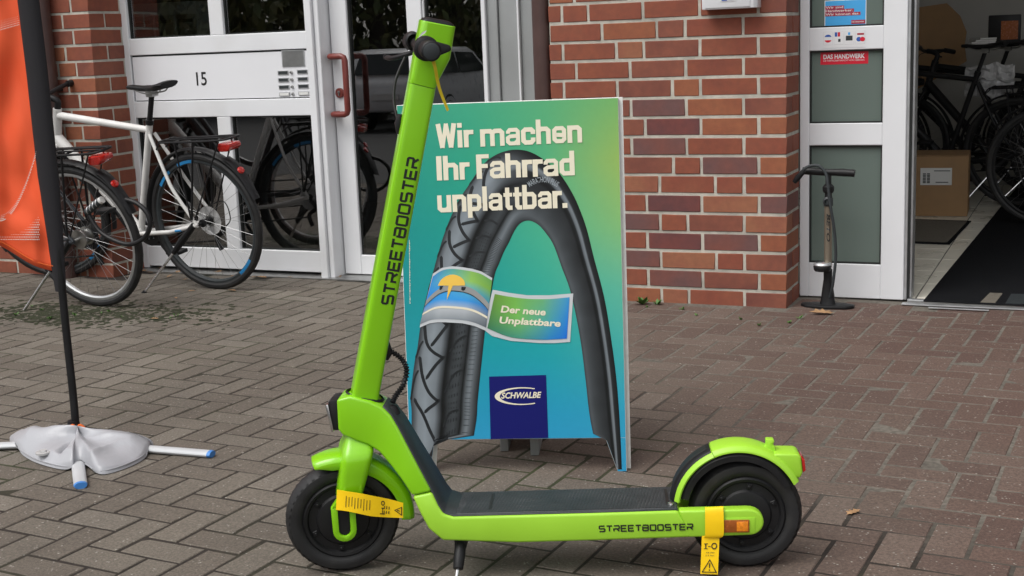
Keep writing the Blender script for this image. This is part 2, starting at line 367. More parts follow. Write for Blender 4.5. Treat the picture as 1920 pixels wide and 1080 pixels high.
# joint bed: one fine sheet under the pavers
mb = MB(); X0, X1, Y0, Y1, N1 = -7.2, 2.2, -4.6, .3, .035
nx, ny = int((X1-X0)/N1), int((Y1-Y0)/N1); v = []; cols = []
for j in range(ny+1):
    for i in range(nx+1):
        x, y = X0+(X1-X0)*i/nx, Y0+(Y1-Y0)*j/ny; z = zone(x, y); ms = mossy(x, y)
        v.append((x, y, heave(x, y)-.0016+.0006*z+.0006*ms*(1-z)+.0003*mnoise(Vector((x*30, y*30, 5)))))
        a = .5+.5*mnoise(Vector((x*9, y*9, 2)))
        c = Vector((.022, .016, .012))*(.7+.6*a); c = c.lerp(Vector((.036, .048, .013)), .75*ms*(1-z)); c = c.lerp(Vector((.15, .135, .112))*(.7+.6*a), z*.85)
        cols.append((c.x, c.y, c.z, 1))
mb.add(v, [(j*(nx+1)+i, j*(nx+1)+i+1, (j+1)*(nx+1)+i+1, (j+1)*(nx+1)+i) for j in range(ny) for i in range(nx)])
me = mb.mesh('pavement', smooth=80)
at = me.color_attributes.new('Col', 'FLOAT_COLOR', 'POINT')
at.data.foreach_set('color', [q for c in cols for q in c])
M['bed'] = mat_attr('joint_sand_and_moss', .95, grain=.35)
pavement = tag(link('pavement', me, 'bed'), kind='structure')

def paver_material(name, base, red):
    m = mat(name, base, .85, var=.16, vscale=3.2, bump=.55, bscale=330)
    t = m.node_tree; b = t.nodes['Principled BSDF']; geo = [n for n in t.nodes if n.bl_idname == 'ShaderNodeNewGeometry'][0]
    src = b.inputs['Base Color'].links[0].from_socket
    # red-brown pavers towards the shop door, greyer ones to the left
    sx = t.nodes.new('ShaderNodeSeparateXYZ'); t.links.new(geo.outputs['Position'], sx.inputs[0])
    mx = t.nodes.new('ShaderNodeMath'); mx.operation = 'MULTIPLY_ADD'; mx.inputs[1].default_value = .55; mx.inputs[2].default_value = 1.15
    t.links.new(sx.outputs[0], mx.inputs[0])
    my = t.nodes.new('ShaderNodeMath'); my.operation = 'MULTIPLY_ADD'; my.inputs[1].default_value = .3; t.links.new(sx.outputs[1], my.inputs[0]); t.links.new(mx.outputs[0], my.inputs[2])
    n0 = t.nodes.new('ShaderNodeTexNoise'); n0.inputs['Scale'].default_value = 1.3; t.links.new(geo.outputs['Position'], n0.inputs['Vector'])
    ad = t.nodes.new('ShaderNodeMath'); ad.operation = 'ADD'; ad.use_clamp = True; t.links.new(my.outputs[0], ad.inputs[0]); t.links.new(n0.outputs[0], ad.inputs[1])
    mc = t.nodes.new('ShaderNodeMix'); mc.data_type = 'RGBA'; mc.inputs[7].default_value = (*red, 1)
    t.links.new(ad.outputs[0], mc.inputs[0]); t.links.new(src, mc.inputs[6])
    # pale grit in the concrete
    vo = t.nodes.new('ShaderNodeTexVoronoi'); vo.inputs['Scale'].default_value = 95; t.links.new(geo.outputs['Position'], vo.inputs['Vector'])
    n1 = t.nodes.new('ShaderNodeTexNoise'); n1.inputs['Scale'].default_value = 38; t.links.new(geo.outputs['Position'], n1.inputs['Vector'])
    r1 = t.nodes.new('ShaderNodeMapRange'); r1.inputs[1].default_value = .3; r1.inputs[2].default_value = .18; t.links.new(vo.outputs['Distance'], r1.inputs[0])
    r2 = t.nodes.new('ShaderNodeMapRange'); r2.inputs[1].default_value = .53; r2.inputs[2].default_value = .65; t.links.new(n1.outputs[0], r2.inputs[0])
    mu = t.nodes.new('ShaderNodeMath'); mu.operation = 'MULTIPLY'; t.links.new(r1.outputs[0], mu.inputs[0]); t.links.new(r2.outputs[0], mu.inputs[1])
    md = t.nodes.new('ShaderNodeMix'); md.data_type = 'RGBA'; md.inputs[7].default_value = (.34, .32, .28, 1); t.links.new(mu.outputs[0], md.inputs[0]); t.links.new(mc.outputs[2], md.inputs[6])
    # fine dark grain
    n2 = t.nodes.new('ShaderNodeTexNoise'); n2.inputs['Scale'].default_value = 160; n2.inputs['Detail'].default_value = 3; t.links.new(geo.outputs['Position'], n2.inputs['Vector'])
    r3 = t.nodes.new('ShaderNodeMapRange'); r3.inputs[1].default_value = .3; r3.inputs[2].default_value = .7; r3.inputs[3].default_value = .68; r3.inputs[4].default_value = 1.25; t.links.new(n2.outputs[0], r3.inputs[0])
    me_ = t.nodes.new('ShaderNodeMix'); me_.data_type = 'RGBA'; me_.blend_type = 'MULTIPLY'; me_.inputs[0].default_value = 1; t.links.new(md.outputs[2], me_.inputs[6]); t.links.new(r3.outputs[0], me_.inputs[7])
    t.links.new(me_.outputs[2], b.inputs['Base Color']); return m
PM = [paver_material('paver_concrete_%s' % k, b, r) for k, b, r in (('grey', (.14, .121, .098), (.112, .069, .054)), ('brown', (.122, .103, .083), (.1, .059, .047)), ('pale', (.16, .14, .115), (.126, .082, .065)))]
def paver_mesh(lx, ly, seed):
    r = random.Random(seed); mb = MB(); t, c, h = .0, .002, .05; jx = lambda: r.uniform(-.0012, .0012)
    hx, hy = lx/2, ly/2
    o = [(-hx, -hy), (hx, -hy), (hx, hy), (-hx, hy)]; v = [(x, y, -h) for x, y in o]+[(x+jx(), y+jx(), -c*.9) for x, y in o]+[(x-math.copysign(c, x)+jx(), y-math.copysign(c, y)+jx(), 0) for x, y in o]
    f = [(8, 9, 10, 11)]
    for k in range(4):
        q = (k+1) % 4; f += [(k, q, q+4, k+4), (k+4, q+4, q+8, k+8)]
    return mb.add(v, f)
PMESH = {}
for ori, (lx, ly) in {'H': (.187, .0885), 'V': (.0885, .1875)}.items():
    for k in range(3):
        for mi in range(3):
            me = paver_mesh(lx, ly, k).mesh('paver', smooth=30); me.materials.append(PM[mi]); PMESH[ori, k, mi] = me
cells = []
for i in range(-75, 40):
    for j in range(-26, 32):
        c = (i-j) % 4
        if c == 0: ori, cx, cy = 'H', i+1., j+.5
        elif c == 3: ori, cx, cy = 'V', i+.5, j+1.
        else: continue
        p = PO+PU*cx+PV*cy
        if not (-7.1 < p.x < 2.1 and -4.5 < p.y < .17): continue
        if -2.33 < p.x < -1.18 and p.y > -.02: continue
        if p.x < -4.8 and p.y > -.02: continue
        d = Vector((p.x, p.y, 0))-C; zz = d.dot(fw)
        ax, ay = 960+F_PX*d.dot(rt)/max(zz, .1), 540-F_PX*d.dot(up)/max(zz, .1)
        inside = zz > .5 and -90 < ax < 2010 and ay < 1130
        hid = (560 < ax < 745 and 880 < ay < 1050) or (870 < ax < 1290 and 925 < ay < 1000) or (770 < ax < 1170 and 560 < ay < 820) or (1310 < ax < 1480 and 880 < ay < 1040)
        cells.append((0 if inside and not hid else 1, zz, ori, p))
cells.sort(key=lambda q: (q[0], q[1]))
field = MB(); fm = []
for n, (vis, zz, ori, p) in enumerate(cells):
    r = random.Random(n*13+5); h = heave(p.x, p.y)+r.uniform(-.0005, .0009)
    rot = Euler((r.gauss(0, .0035), r.gauss(0, .0035), PROT+r.gauss(0, .007))); k, mi = r.randrange(3), r.choice((0, 0, 1, 1, 2))
    if n < 300:
        o = bpy.data.objects.new('paver', PMESH[ori, k, mi]); COL.objects.link(o); o.parent = pavement
        o.location = (p.x, p.y, h); o.rotation_euler = rot
    else:
        mw = Matrix.Translation((p.x, p.y, h)) @ rot.to_matrix().to_4x4(); src = PMESH[ori, k, mi]
        field.add([mw @ q.co for q in src.vertices], [tuple(q.vertices) for q in src.polygons]); fm += [mi]*len(src.polygons)
me = field.mesh('paver_field', smooth=30)
for q in PM: me.materials.append(q)
me.polygons.foreach_set('material_index', fm)
tag(link('paver_field', me, None, pavement), kind='stuff')

# ------------------------------------------------------------------ brick piers
def brick_mat(name, c, c2, sc=7.):
    return mat(name, c, .82, var=.13, vscale=35, bump=.5, bscale=260, col2=c2, mixscale=sc, mixpos=.54, mixw=.16)
BM = [brick_mat('brick_red', (.245, .072, .038), (.2, .056, .034)), brick_mat('brick_orange', (.28, .096, .045), (.245, .076, .038)),
      brick_mat('brick_brown', (.23, .075, .045), (.16, .05, .036)), brick_mat('brick_purple', (.135, .066, .062), (.19, .062, .045), 5.),
      brick_mat('brick_plum', (.17, .048, .04), (.1, .042, .045), 5.), brick_mat('brick_deep', (.222, .06, .035), (.245, .078, .042)), brick_mat('brick_tan', (.29, .115, .06), (.25, .085, .05))]
COURSE, BZ0 = .0833, 1.2353
JW = .0135
def brick_mesh(sx, sy, sz, seed):
    r = random.Random(seed); mb = MB(); mb.box((0, 0, 0), (sx, sy, sz))
    mb.v = [p+Vector((r.uniform(-.001, .001), r.uniform(-.0008, .0008), r.uniform(-.0012, .0012))) for p in mb.v]
    return mb.mesh('brick', bevel=.0022, seg=1, smooth=40)
BCACHE = {}
def brick(parent, x0, x1, y0, y1, z0, z1, mi, r):
    key = (round(x1-x0, 3), round(y1-y0, 3), round(z1-z0, 3), mi)
    if key not in BCACHE:
        me = brick_mesh(x1-x0, y1-y0, z1-z0, len(BCACHE)); me.materials.append(BM[mi]); BCACHE[key] = me
    o = bpy.data.objects.new('brick', BCACHE[key]); COL.objects.link(o); o.parent = parent
    o.location = ((x0+x1)/2+r.uniform(-.0008, .0008), (y0+y1)/2+r.uniform(-.0015, .0012), (z0+z1)/2+r.uniform(-.0008, .0008)); return o
ZTOP = 15
def pier(name, label, xa, xb, side_depth, rows, start_right, special):
    root = thing(name, label, 'brick pier', (0, 0, 0))
    zt = BZ0+COURSE*4
    mb = MB(); mb.bb((xa+.004, .0035, -.06), (xb-.0035, side_depth, zt)); mb.build('mortar_core', 'mortar', root, smooth=0)
    r = random.Random(sum(map(ord, label)))
    for k in range(-4, 16):
        zt_, zb_ = BZ0-k*COURSE-JW/2, BZ0-(k+1)*COURSE+JW/2
        if k == 15: zb_ = -.03
        seq = rows.get(k)
        x = xb; first = True; idx = 0
        header_first = (k % 2 == 1)
        while x > xa+.02:
            if seq and idx < len(seq): L = {'H': .1115, 'S': .2365, 'Q': .1755}[seq[idx]]
            else: L = (.1115 if header_first else .1755) if first else r.choice((.2365, .2365, .2365, .1115))
            x1 = x; x0 = max(xa, x-L)
            mi = special.get((k, idx)) if (k, idx) in special else r.choice((0, 0, 0, 5, 5, 1, 1, 2, 6) if k > 4 else (0, 0, 5, 5, 0, 2, 2, 1))
            dep = .115
            if first: dep = .2385 if abs((x1-x0)-.1115) < .01 else .1145
            dep = min(dep, side_depth-.012)
            if x1-x0 > .03: brick(root, x0, x1, 0, dep, zb_, zt_, mi, r)
            if first and dep < side_depth-.05:      # brick seen on the return face
                brick(root, xb-.1145, xb, dep+JW, side_depth-.002, zb_, zt_, r.choice((0, 5, 2)), r)
            x = x0-JW; first = False; idx += 1
    return root
rowsR = {-1: 'HSSS', 0: 'QSHSS', 1: 'HSSHS', 2: 'QSSSS', 3: 'HSHSS', 4: 'QSSHS', 5: 'HSSSS', 6: 'QSSHS', 7: 'HSHSS', 8: 'QHSSH', 9: 'HSSSS', 10: 'QSHSS', 11: 'HSSHS', 12: 'QHSSH', 13: 'HSSSS', 14: 'QSHSS'}
spR = {(4, 2): 3, (4, 0): 2, (5, 2): 4, (6, 2): 3, (6, 0): 5, (7, 1): 3, (7, 3): 2, (8, 0): 0, (8, 2): 5, (9, 0): 3, (9, 2): 4, (9, 1): 6, (10, 0): 6, (10, 2): 0, (10, 3): 3, (10, 1): 2,
       (11, 2): 4, (11, 1): 3, (11, 0): 1, (12, 3): 3, (12, 2): 6, (12, 1): 5, (12, 0): 2, (13, 2): 3, (13, 1): 2, (13, 0): 1, (14, 0): 2, (14, 1): 5, (0, 2): 2, (1, 2): 2, (1, 3): 6, (0, 3): 1}
pier('brick_pier', 'wide red brick pier between the door with number 15 and the open shop door', -2.245, -1.187, .262, rowsR, 0, spR)
pier('brick_pier', 'narrow red brick pier at the left behind the white bicycle', -6.4, -4.828, .262, {}, 0, {})
# the wall above and behind, out of the picture, so that the building closes off the light
mb = MB(); mb.bb((-14, .02, 2.95), (6, .35, 6.5)); mb.bb((-6.4, .03, 1.58), (-4.85, .35, 2.95)); mb.bb((-2.24, .03, 1.58), (-1.21, .262, 2.95)); mb.bb((-4.85, .2, 2.31), (-2.24, .35, 2.95)); mb.bb((-14, .02, 2.35), (-6.4, .35, 2.95)); mb.bb((-2.2, .262, 0), (-1.21, .34, 2.35)); mb.bb((-14, .02, 0), (-6.4, .35, 2.35)); mb.bb((5.6, .02, 0), (6, .35, 2.35))
tag(mb.build('building_wall', BM[0]), 'red brick upper wall of the building above the doors', 'building')

# ------------------------------------------------------------------ drainpipes
def pipe(x, y, r, label):
    mb = MB(); mb.tube([(x, y, .0), (x, y, 2.5)], r, 20); o = thing('drainpipe', label, 'drainpipe', (0, 0, 0), 0, 'brown drainpipes beside the brick piers')
    mb.build('pipe', 'pipe', o)
    mb = MB(); mb.lathe([(r+.004, -.02), (r+.004, .02), (r, .02)], (x, y, 1.75), 'Z', 20); mb.bb((x-.01, y, 1.735), (x+.01, y+.08, 1.765)); mb.build('clamp', 'pipe', o)
pipe(-2.292, .03, .04, 'brown drainpipe between the grey cladding and the wide brick pier')
pipe(-5.098, -.055, .05, 'brown drainpipe beside the flag in front of the narrow brick pier')

# ------------------------------------------------------------------ entrance unit with house number 15
YF = .25
ent = thing('entrance_screen', 'white glazed entrance side panel with house number 15 and doorbells', 'glazed panel', (-4.2, YF, 0))
def at(o): return lambda a, b: ((a[0]-o.location.x, a[1]-o.location.y, a[2]-o.location.z), (b[0]-o.location.x, b[1]-o.location.y, b[2]-o.location.z))
E_ = at(ent)
def bar(name, parent, q, a, b, m='white', bevel=.003):
    mb = MB(); mb.bb(*q(a, b)); return mb.build(name, m, parent, bevel=bevel, seg=1)
XS = {'l0': -4.845, 'l1': -4.793, 'm0': -4.258, 'm1': -4.172, 'r0': -3.645, 'r1': -3.6}
ZS = {'b0': .022, 'b1': .132, 'p0': .837, 'p1': .925, 'q0': 1.172, 'q1': 1.26}
TOPZ = 2.3
bar('stile', ent, E_, (XS['l0'], YF, .01), (XS['l1'], YF+.07, TOPZ)); bar('stile', ent, E_, (XS['r0'], YF, .01), (XS['r1'], YF+.07, TOPZ))
for n, a, b in (('rail', 'b0', 'b1'), ('rail', 'p0', 'p1'), ('rail', 'q0', 'q1')): bar(n, ent, E_, (XS['l1'], YF+.001, ZS[a]), (XS['r0'], YF+.068, ZS[b]))
bar('rail', ent, E_, (XS['l1'], YF+.001, TOPZ-.1), (XS['r0'], YF+.068, TOPZ))
bar('mullion', ent, E_, (XS['m0'], YF+.002, ZS['b1']), (XS['m1'], YF+.066, ZS['p0'])); bar('mullion', ent, E_, (XS['m0'], YF+.002, ZS['q1']), (XS['m1'], YF+.066, TOPZ-.1))
def pane(parent, q, x0, x1, z0, z1, y, m='glass', gask=True, tilt=0.):
    if gask:
        mb = MB(); t = .007
        for a, b in (((x0, y-.012, z0), (x0+t, y+.02, z1)), ((x1-t, y-.012, z0), (x1, y+.02, z1)), ((x0+t, y-.012, z0), (x1-t, y+.02, z0+t)), ((x0+t, y-.012, z1-t), (x1-t, y+.02, z1))): mb.bb(*q(a, b))
        gk = mb.build('gasket', 'gasket', parent, smooth=0)
    mb = MB(); a, b = q((x0+.005, y, z0+.005), (x1-.005, y+.006, z1-.005)); mb.bb(a, b)
    if tilt:
        zc = (a[2]+b[2])/2; mb.v = [Vector((p.x, p.y+(p.z-zc)*math.tan(tilt), p.z)) for p in mb.v]
    return mb.build('pane', m, parent, smooth=0)
for x0, x1 in ((XS['l1'], XS['m0']), (XS['m1'], XS['r0'])):
    pane(ent, E_, x0, x1, ZS['b1'], ZS['p0'], YF+.032); pane(ent, E_, x0, x1, ZS['q1'], TOPZ-.1, YF+.032, tilt=rad(.4))
# number panel with dark reveal lines
mb = MB(); mb.bb(*E_((XS['l1'], YF+.02, ZS['p1']), (XS['r0'], YF+.03, ZS['q0']))); mb.build('panel_reveal', 'gasket', ent, smooth=0)
pn = bar('number_panel', ent, E_, (XS['l1']+.007, YF+.008, ZS['p1']+.005), (XS['r0'], YF+.019, ZS['q0']-.009), 'whitepanel', .001)
fn = lambda x, z, l: (x+4.2, .008-.0012-l, z)
text_on('house_number', '15', 'ink', pn, fn, (-4.372, 1.004), (-4.306, 1.0045), .071, bold=.012)
mb = MB(); mb.bb((-3.826+4.2, .0035, 1.086), (-3.69+4.2, .0078, 1.168)); mb.build('speaker_plate', 'alu', pn)
mb = MB()
for k in range(15): mb.bb((-3.82+4.2, .0012, 1.0895+k*.0052), (-3.696+4.2, .0035, 1.0921+k*.0052))
tag(mb.build('speaker_slats', 'steel', pn, smooth=0), kind='stuff')
for r_ in range(4):
    for c_ in range(2):
        x = -3.857+c_*.117; z = 1.056-r_*.0365+c_*.002
        mb = MB(); mb.bb((x+4.2, .004, z-.010), (x+.064+4.2, .0078, z+.010)); np_ = mb.build('name_plate', 'alu', pn)
        mb = MB(); mb.bb((x+.005+4.2, .0025, z-.0068), (x+.059+4.2, .004, z+.0068)); mb.build('name_card', 'paper' if r_ == 3 else 'darkgrey', pn, smooth=0)
        mb = MB(); mb.lathe([(0, -.006), (.006, -.006), (.0085, .004)], (x+.082+4.2, .003, z), 'Y', 16); mb.build('bell_button', 'steel', pn)
bar('door_post', ent, E_, (-3.632, .185, .0), (-3.592, YF-.001, TOPZ), 'white')
bar('door_post_side', ent, E_, (-3.59, .205, .0), (-3.562, YF+.07, TOPZ), 'white')

# ------------------------------------------------------------------ glazed entrance door and side light
YD = .3
door = thing('entrance_door', 'white framed glass entrance door with a dark red pull handle', 'door', (-3.3, YD, 0)); D_ = at(door)
dx = (-3.556, -3.458, -3.118, -3.035)
bar('stile', door, D_, (dx[0], YD, .012), (dx[1], YD+.06, 2.2)); bar('stile', door, D_, (dx[2], YD, .012), (dx[3], YD+.06, 2.2))
bar('rail', door, D_, (dx[1], YD+.001, .012), (dx[2], YD+.058, .113)); bar('rail', door, D_, (dx[1], YD+.001, 2.1), (dx[2], YD+.058, 2.2))
pane(door, D_, dx[1], dx[2], .113, 2.1, YD+.028, tilt=rad(.55))
hx = -3.44
path = [(hx-.095, YD-.002, 1.128), (hx-.095, YD-.035, 1.128), (hx-.088, YD-.062, 1.128), (hx-.07, YD-.07, 1.128), (hx-.02, YD-.07, 1.128), (hx-.006, YD-.07, 1.122), (hx, YD-.07, 1.108), (hx, YD-.07, .86), (hx-.006, YD-.07, .846), (hx-.02, YD-.07, .84), (hx-.07, YD-.07, .84), (hx-.088, YD-.062, .84), (hx-.095, YD-.035, .84), (hx-.095, YD-.002, .84)]
mb = MB(); mb.tube([Vector(p)-door.location for p in path], .0155, 14); mb.build('pull_handle', 'handle', door)
mb = MB(); mb.lathe([(0, -.012), (.021, -.012), (.025, -.008), (.025, 0)], Vector((-3.519, YD-.001, .945))-door.location, 'Y', 24); lk = mb.build('lock_rosette', 'handle', door)
mb = MB(); c0 = Vector((-3.519, YD-.001, .945))-door.location; mb.box(c0+Vector((0, -.014, -.005)), (.006, .006, .016)); mb.lathe([(0, -.017), (.0065, -.017), (.0065, -.012)], c0+Vector((0, 0, .005)), 'Y', 16); mb.build('lock_cylinder', 'steel', lk)
side = thing('side_light', 'narrow glazed side light beside the entrance door, partly behind the sign', 'window', (-2.85, YD, 0)); S_ = at(side)
bar('stile', side, S_, (-3.03, YD+.004, .012), (-3.022, YD+.06, 2.2)); bar('rail', side, S_, (-3.022, YD+.004, .012), (-2.705, YD+.058, .113)); bar('rail', side, S_, (-3.022, YD+.004, 2.1), (-2.705, YD+.058, 2.2))
pane(side, S_, -3.022, -2.705, .113, 2.1, YD+.028, tilt=rad(.55))
bar('stile', side, S_, (-2.705, YD-.02, .01), (-2.683, YD+.06, 2.2))
# grey cladding between side light and pipe
cl = thing('cladding_column', 'grey metal cladding strip between the glass door and the drainpipe', 'cladding', (-2.5, .27, 0)); K_ = at(cl)
bar('metal_panel', cl, K_, (-2.681, .3, 0), (-2.63, .33, 2.3), 'greymetal', .002); bar('metal_panel', cl, K_, (-2.618, .295, 0), (-2.515, .33, 2.3), 'greymetal', .002)
bar('cover_strip', cl, K_, (-2.63, .28, 0), (-2.62, .32, 2.3), 'greymetal', .002); bar('cover_strip', cl, K_, (-2.513, .265, 0), (-2.503, .32, 2.3), 'white', .002)
bar('metal_panel', cl, K_, (-2.501, .285, 0), (-2.24, .33, 2.3), 'greymetal', .002)
mb = MB(); mb.bb((-4.9, .16, .0), (-2.25, .36, .008)); tag(mb.build('door_sill', 'steel', None, smooth=0), 'thin metal sill under the number 15 entrance', 'sill')
# entrance hall behind the glass
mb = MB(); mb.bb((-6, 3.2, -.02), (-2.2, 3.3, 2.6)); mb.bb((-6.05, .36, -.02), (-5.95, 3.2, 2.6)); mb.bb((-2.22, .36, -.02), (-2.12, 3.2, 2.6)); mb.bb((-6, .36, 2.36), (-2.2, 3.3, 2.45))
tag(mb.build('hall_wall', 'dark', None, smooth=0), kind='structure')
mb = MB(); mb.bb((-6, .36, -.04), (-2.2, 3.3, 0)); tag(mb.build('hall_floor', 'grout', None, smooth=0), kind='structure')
mbx = thing('mailbox_cabinet', 'white mailbox cabinet seen dimly behind the upper left pane', 'mailbox', (-5.35, 1.5, 0))
mb = MB(); mb.bb((-.45, 0, .95), (.1, .3, 1.5)); mb.build('cabinet', 'white', mbx, bevel=.01)
for k in range(3):
    mb = MB(); mb.bb((-.42+k*.17, -.012, 1.16), (-.27+k*.17, -.001, 1.42)); fl = mb.build('flap', 'alu', mbx, bevel=.004)
    mb = MB(); mb.bb((-.4+k*.17, -.02, 1.37), (-.29+k*.17, -.0125, 1.39)); mb.build('slot', 'ink', fl)

# ------------------------------------------------------------------ shop: side panel of the sliding door
sp = thing('shop_door_panel', 'white framed shop door panel with three frosted panes and stickers', 'door panel', (-.96, YF, 0)); Q_ = at(sp)
px0, px1, px2, px3 = -1.184, -1.144, -.835, -.738
bar('stile', sp, Q_, (px0, YF, .006), (px1, YF+.05, 2.25)); bar('stile', sp, Q_, (px2, YF, .006), (px3, YF+.05, 2.25))
for a, b in ((.006, .157), (.673, .768), (1.077, 1.174), (2.15, 2.25)): bar('rail', sp, Q_, (px1, YF+.001, a), (px2, YF+.048, b))
for a, b in ((.157, .673), (.768, 1.077), (1.174, 2.15)): pane(sp, Q_, px1, px2, a, b, YF+.022, 'glassfilm')
bar('edge_profile', sp, Q_, (px3, YF+.008, .006), (px3+.012, YF+.06, 2.25), 'alu', .002); bar('brush_seal', sp, Q_, (px3+.012, YF+.015, .006), (px3+.02, YF+.08, 2.25), 'gasket', 0); bar('track_profile', sp, Q_, (px3+.02, YF+.03, .006), (px3+.03, YF+.12, 2.25), 'alu', .002)
fs = lambda yo: (lambda x, z, l: (x+.96, yo-l, z))
M['posterblue'] = mat('sticker_blue', srgb(70, 165, 225), .4, var=.06, vscale=6); M['red'] = mat('sticker_red', srgb(205, 25, 50), .4, var=.03)
M['stickred'] = mat('sticker_dark_red', srgb(165, 30, 50), .45, var=.03); M['printwhite'] = mat('print_white', (.75, .75, .76), .5, var=.02); M['cblue'] = mat('print_blue', srgb(50, 90, 170), .5, var=.05)
M['palegrey'] = mat('print_pale_grey', (.55, .56, .58), .5, var=.05)
def sheet(name, parent, fn, x0, x1, z0, z1, m, l): 
    mb = MB(); mb.add([fn(x0, z0, l), fn(x1, z0, l), fn(x1, z1, l), fn(x0, z1, l)]+[fn(x0, z0, l-.0004), fn(x1, z0, l-.0004), fn(x1, z1, l-.0004), fn(x0, z1, l-.0004)], [(0, 1, 2, 3), (7, 6, 5, 4), (0, 4, 5, 1), (1, 5, 6, 2), (2, 6, 7, 3), (3, 7, 4, 0)]); return mb.build(name, m, parent, smooth=0)
f_g = fs(.022); f_f = fs(.0)
st = sheet('poster_sticker', sp, f_g, -1.084, -.91, 1.178, 1.286, 'printwhite', .0006); sheet('poster_field', st, f_g, -1.081, -.913, 1.181, 1.283, 'posterblue', .0012)
for k, (t_, x1) in enumerate((('Wir sind', -1.006), ('Handwerker.', -.965), ('Wir können das.', -.938))):
    zz = 1.252-k*.0145; sheet('text_bar', st, f_g, -1.081, x1+.004, zz-.003, zz+.0105, 'stickred', .0018); text_on('lettering', t_, 'printwhite', st, f_g, (-1.079, zz), (x1, zz-.0002), .0095, .01, layer=.0024)
sheet('text_bar', st, f_g, -.972, -.914, 1.184, 1.2, 'stickred', .0018); text_on('lettering', 'DAS HANDWERK', 'printwhite', st, f_g, (-.97, 1.19), (-.918, 1.19), .005, .02, layer=.0024)
rs = sheet('red_sticker', sp, f_g, -1.1, -.9, 1.017, 1.072, 'red', .0006)
text_on('lettering', 'DAS HANDWERK', 'printwhite', rs, f_g, (-1.088, 1.041), (-.914, 1.041), .019, .03, layer=.0012)
text_on('lettering', 'DIE WIRTSCHAFTSMACHT VON NEBENAN.', 'printwhite', rs, f_g, (-1.088, 1.03), (-.914, 1.03), .0065, .0, layer=.0012)
cs = sheet('card_stickers', sp, f_f, -1.088, -.91, 1.088, 1.158, 'printwhite', .0006)
for k in range(4):
    x = -1.084+k*.0445; sheet('card_outline', cs, f_f, x, x+.039, 1.1, 1.155, 'palegrey', .001); sheet('card_field', cs, f_f, x+.0008, x+.0382, 1.1008, 1.1542, 'printwhite', .0016)
def disc(name, parent, fn, cx, cz, rx, rz, m, l, a0=0., a1=360.):
    mb = MB(); n = 18; pts = [(cx+rx*math.cos(rad(a0+(a1-a0)*i/n)), cz+rz*math.sin(rad(a0+(a1-a0)*i/n))) for i in range(n+(0 if a1-a0 == 360 else 1))]
    mb.add([fn(*q, l) for q in pts], [tuple(range(len(pts)))]); return mb.build(name, m, parent, smooth=0)
disc('emblem', cs, f_f, -1.0645, 1.129, .0155, .0145, 'cblue', .0022, 20, 160); disc('emblem', cs, f_f, -1.0645, 1.125, .0155, .0145, 'red', .0022, 200, 340)
for q, m_ in ((0, 'cblue'), (1, 'red')): sheet('emblem', cs, f_f, -1.036+q*.012, -1.026+q*.012, 1.134, 1.152, m_, .0022)
sheet('emblem', cs, f_f, -1.022, -1.012, 1.112, 1.124, 'darkgrey', .0022); sheet('emblem', cs, f_f, -.99, -.962, 1.116, 1.136, 'darkgrey', .0022); sheet('emblem', cs, f_f, -.981, -.972, 1.139, 1.15, 'posterblue', .0022)
disc('emblem', cs, f_f, -.936, 1.12, .0105, .0095, 'cblue', .0022); disc('emblem', cs, f_f, -.921, 1.12, .0105, .0095, 'red', .0024); sheet('emblem', cs, f_f, -.943, -.915, 1.138, 1.145, 'stickred', .0022)
# ------------------------------------------------------------------ white box on the pier
wb = thing('wall_box', 'white plastic box with a small label high on the brick pier', 'wall box', (-1.408, 0, 1.265)); 
mb = MB(); mb.prism([(-.116, 0), (-.116, -.075), (.1, -.075), (.116, -.06), (.116, 0)], 0, .3, 'XY'); mb.build('housing', 'whitepanel', wb, bevel=.004)
mb = MB(); mb.bb((-.102, -.079, .006), (.088, -.0755, .294)); mb.build('cover', 'white', wb, bevel=.0015)
mb = MB(); mb.bb((-.035, -.081, .03), (.03, -.0795, .045)); lb_ = mb.build('label_plate', 'paper', wb, smooth=0)
mb = MB(); mb.bb((-.03, -.0822, .033), (-.006, -.0815, .042)); mb.bb((-.003, -.0822, .035), (.026, -.0815, .04)); mb.build('label_print', 'cblue', lb_, smooth=0)

# ------------------------------------------------------------------ shop interior
mb = MB(); mb.bb((-2.11, 4.6, -.03), (5.7, 4.7, 3.0)); mb.bb((-2.11, .36, -.03), (-2.05, 4.6, 3.0)); mb.bb((5.6, .36, -.03), (5.7, 4.6, 3.0)); mb.bb((-2.11, .35, 2.96), (5.7, 4.7, 3.05))
tag(mb.build('shop_wall', 'plaster', None, smooth=0), kind='structure')
mb = MB(); mb.bb((-2.05, .3, -.03), (5.6, 4.6, -.0005)); sf = tag(mb.build('shop_floor', 'grout', None, smooth=0), kind='structure')
me = None
for i in range(14):
    for j in range(13):
        if me is None:
            mb = MB(); mb.box((0, 0, 0), (.327, .327, .006)); me = mb.mesh('tile', bevel=.0015, seg=1); me.materials.append(M['tile'])
        o = bpy.data.objects.new('tile', me); COL.objects.link(o); o.parent = sf; o.location = (-1.86+i*.333, .49+j*.333, .002+R.uniform(-.0004, .0004))
def mat_rug(name, label, cat, pts, z, h, m):
    mb = MB(); mb.prism([(p.x, p.y) for p in pts], z, z+h, 'XY'); return tag(mb.build(name, m, None, bevel=.002, seg=1), label, cat)
GZ = lambda x, y: G(x, y, .006)
mat_rug('carpet_runner', 'charcoal carpet runner leading into the shop from the open door', 'carpet', [GZ(1731, 566), GZ(2150, 585), GZ(2150, 335), GZ(1921, 335)], .0062, .007, 'runner')
mat_rug('doormat', 'grey-brown doormat with dark rim beside the cardboard box', 'doormat', [GZ(1660, 455), GZ(1781, 459), GZ(1821, 416), GZ(1690, 412)], .0062, .007, 'runner')
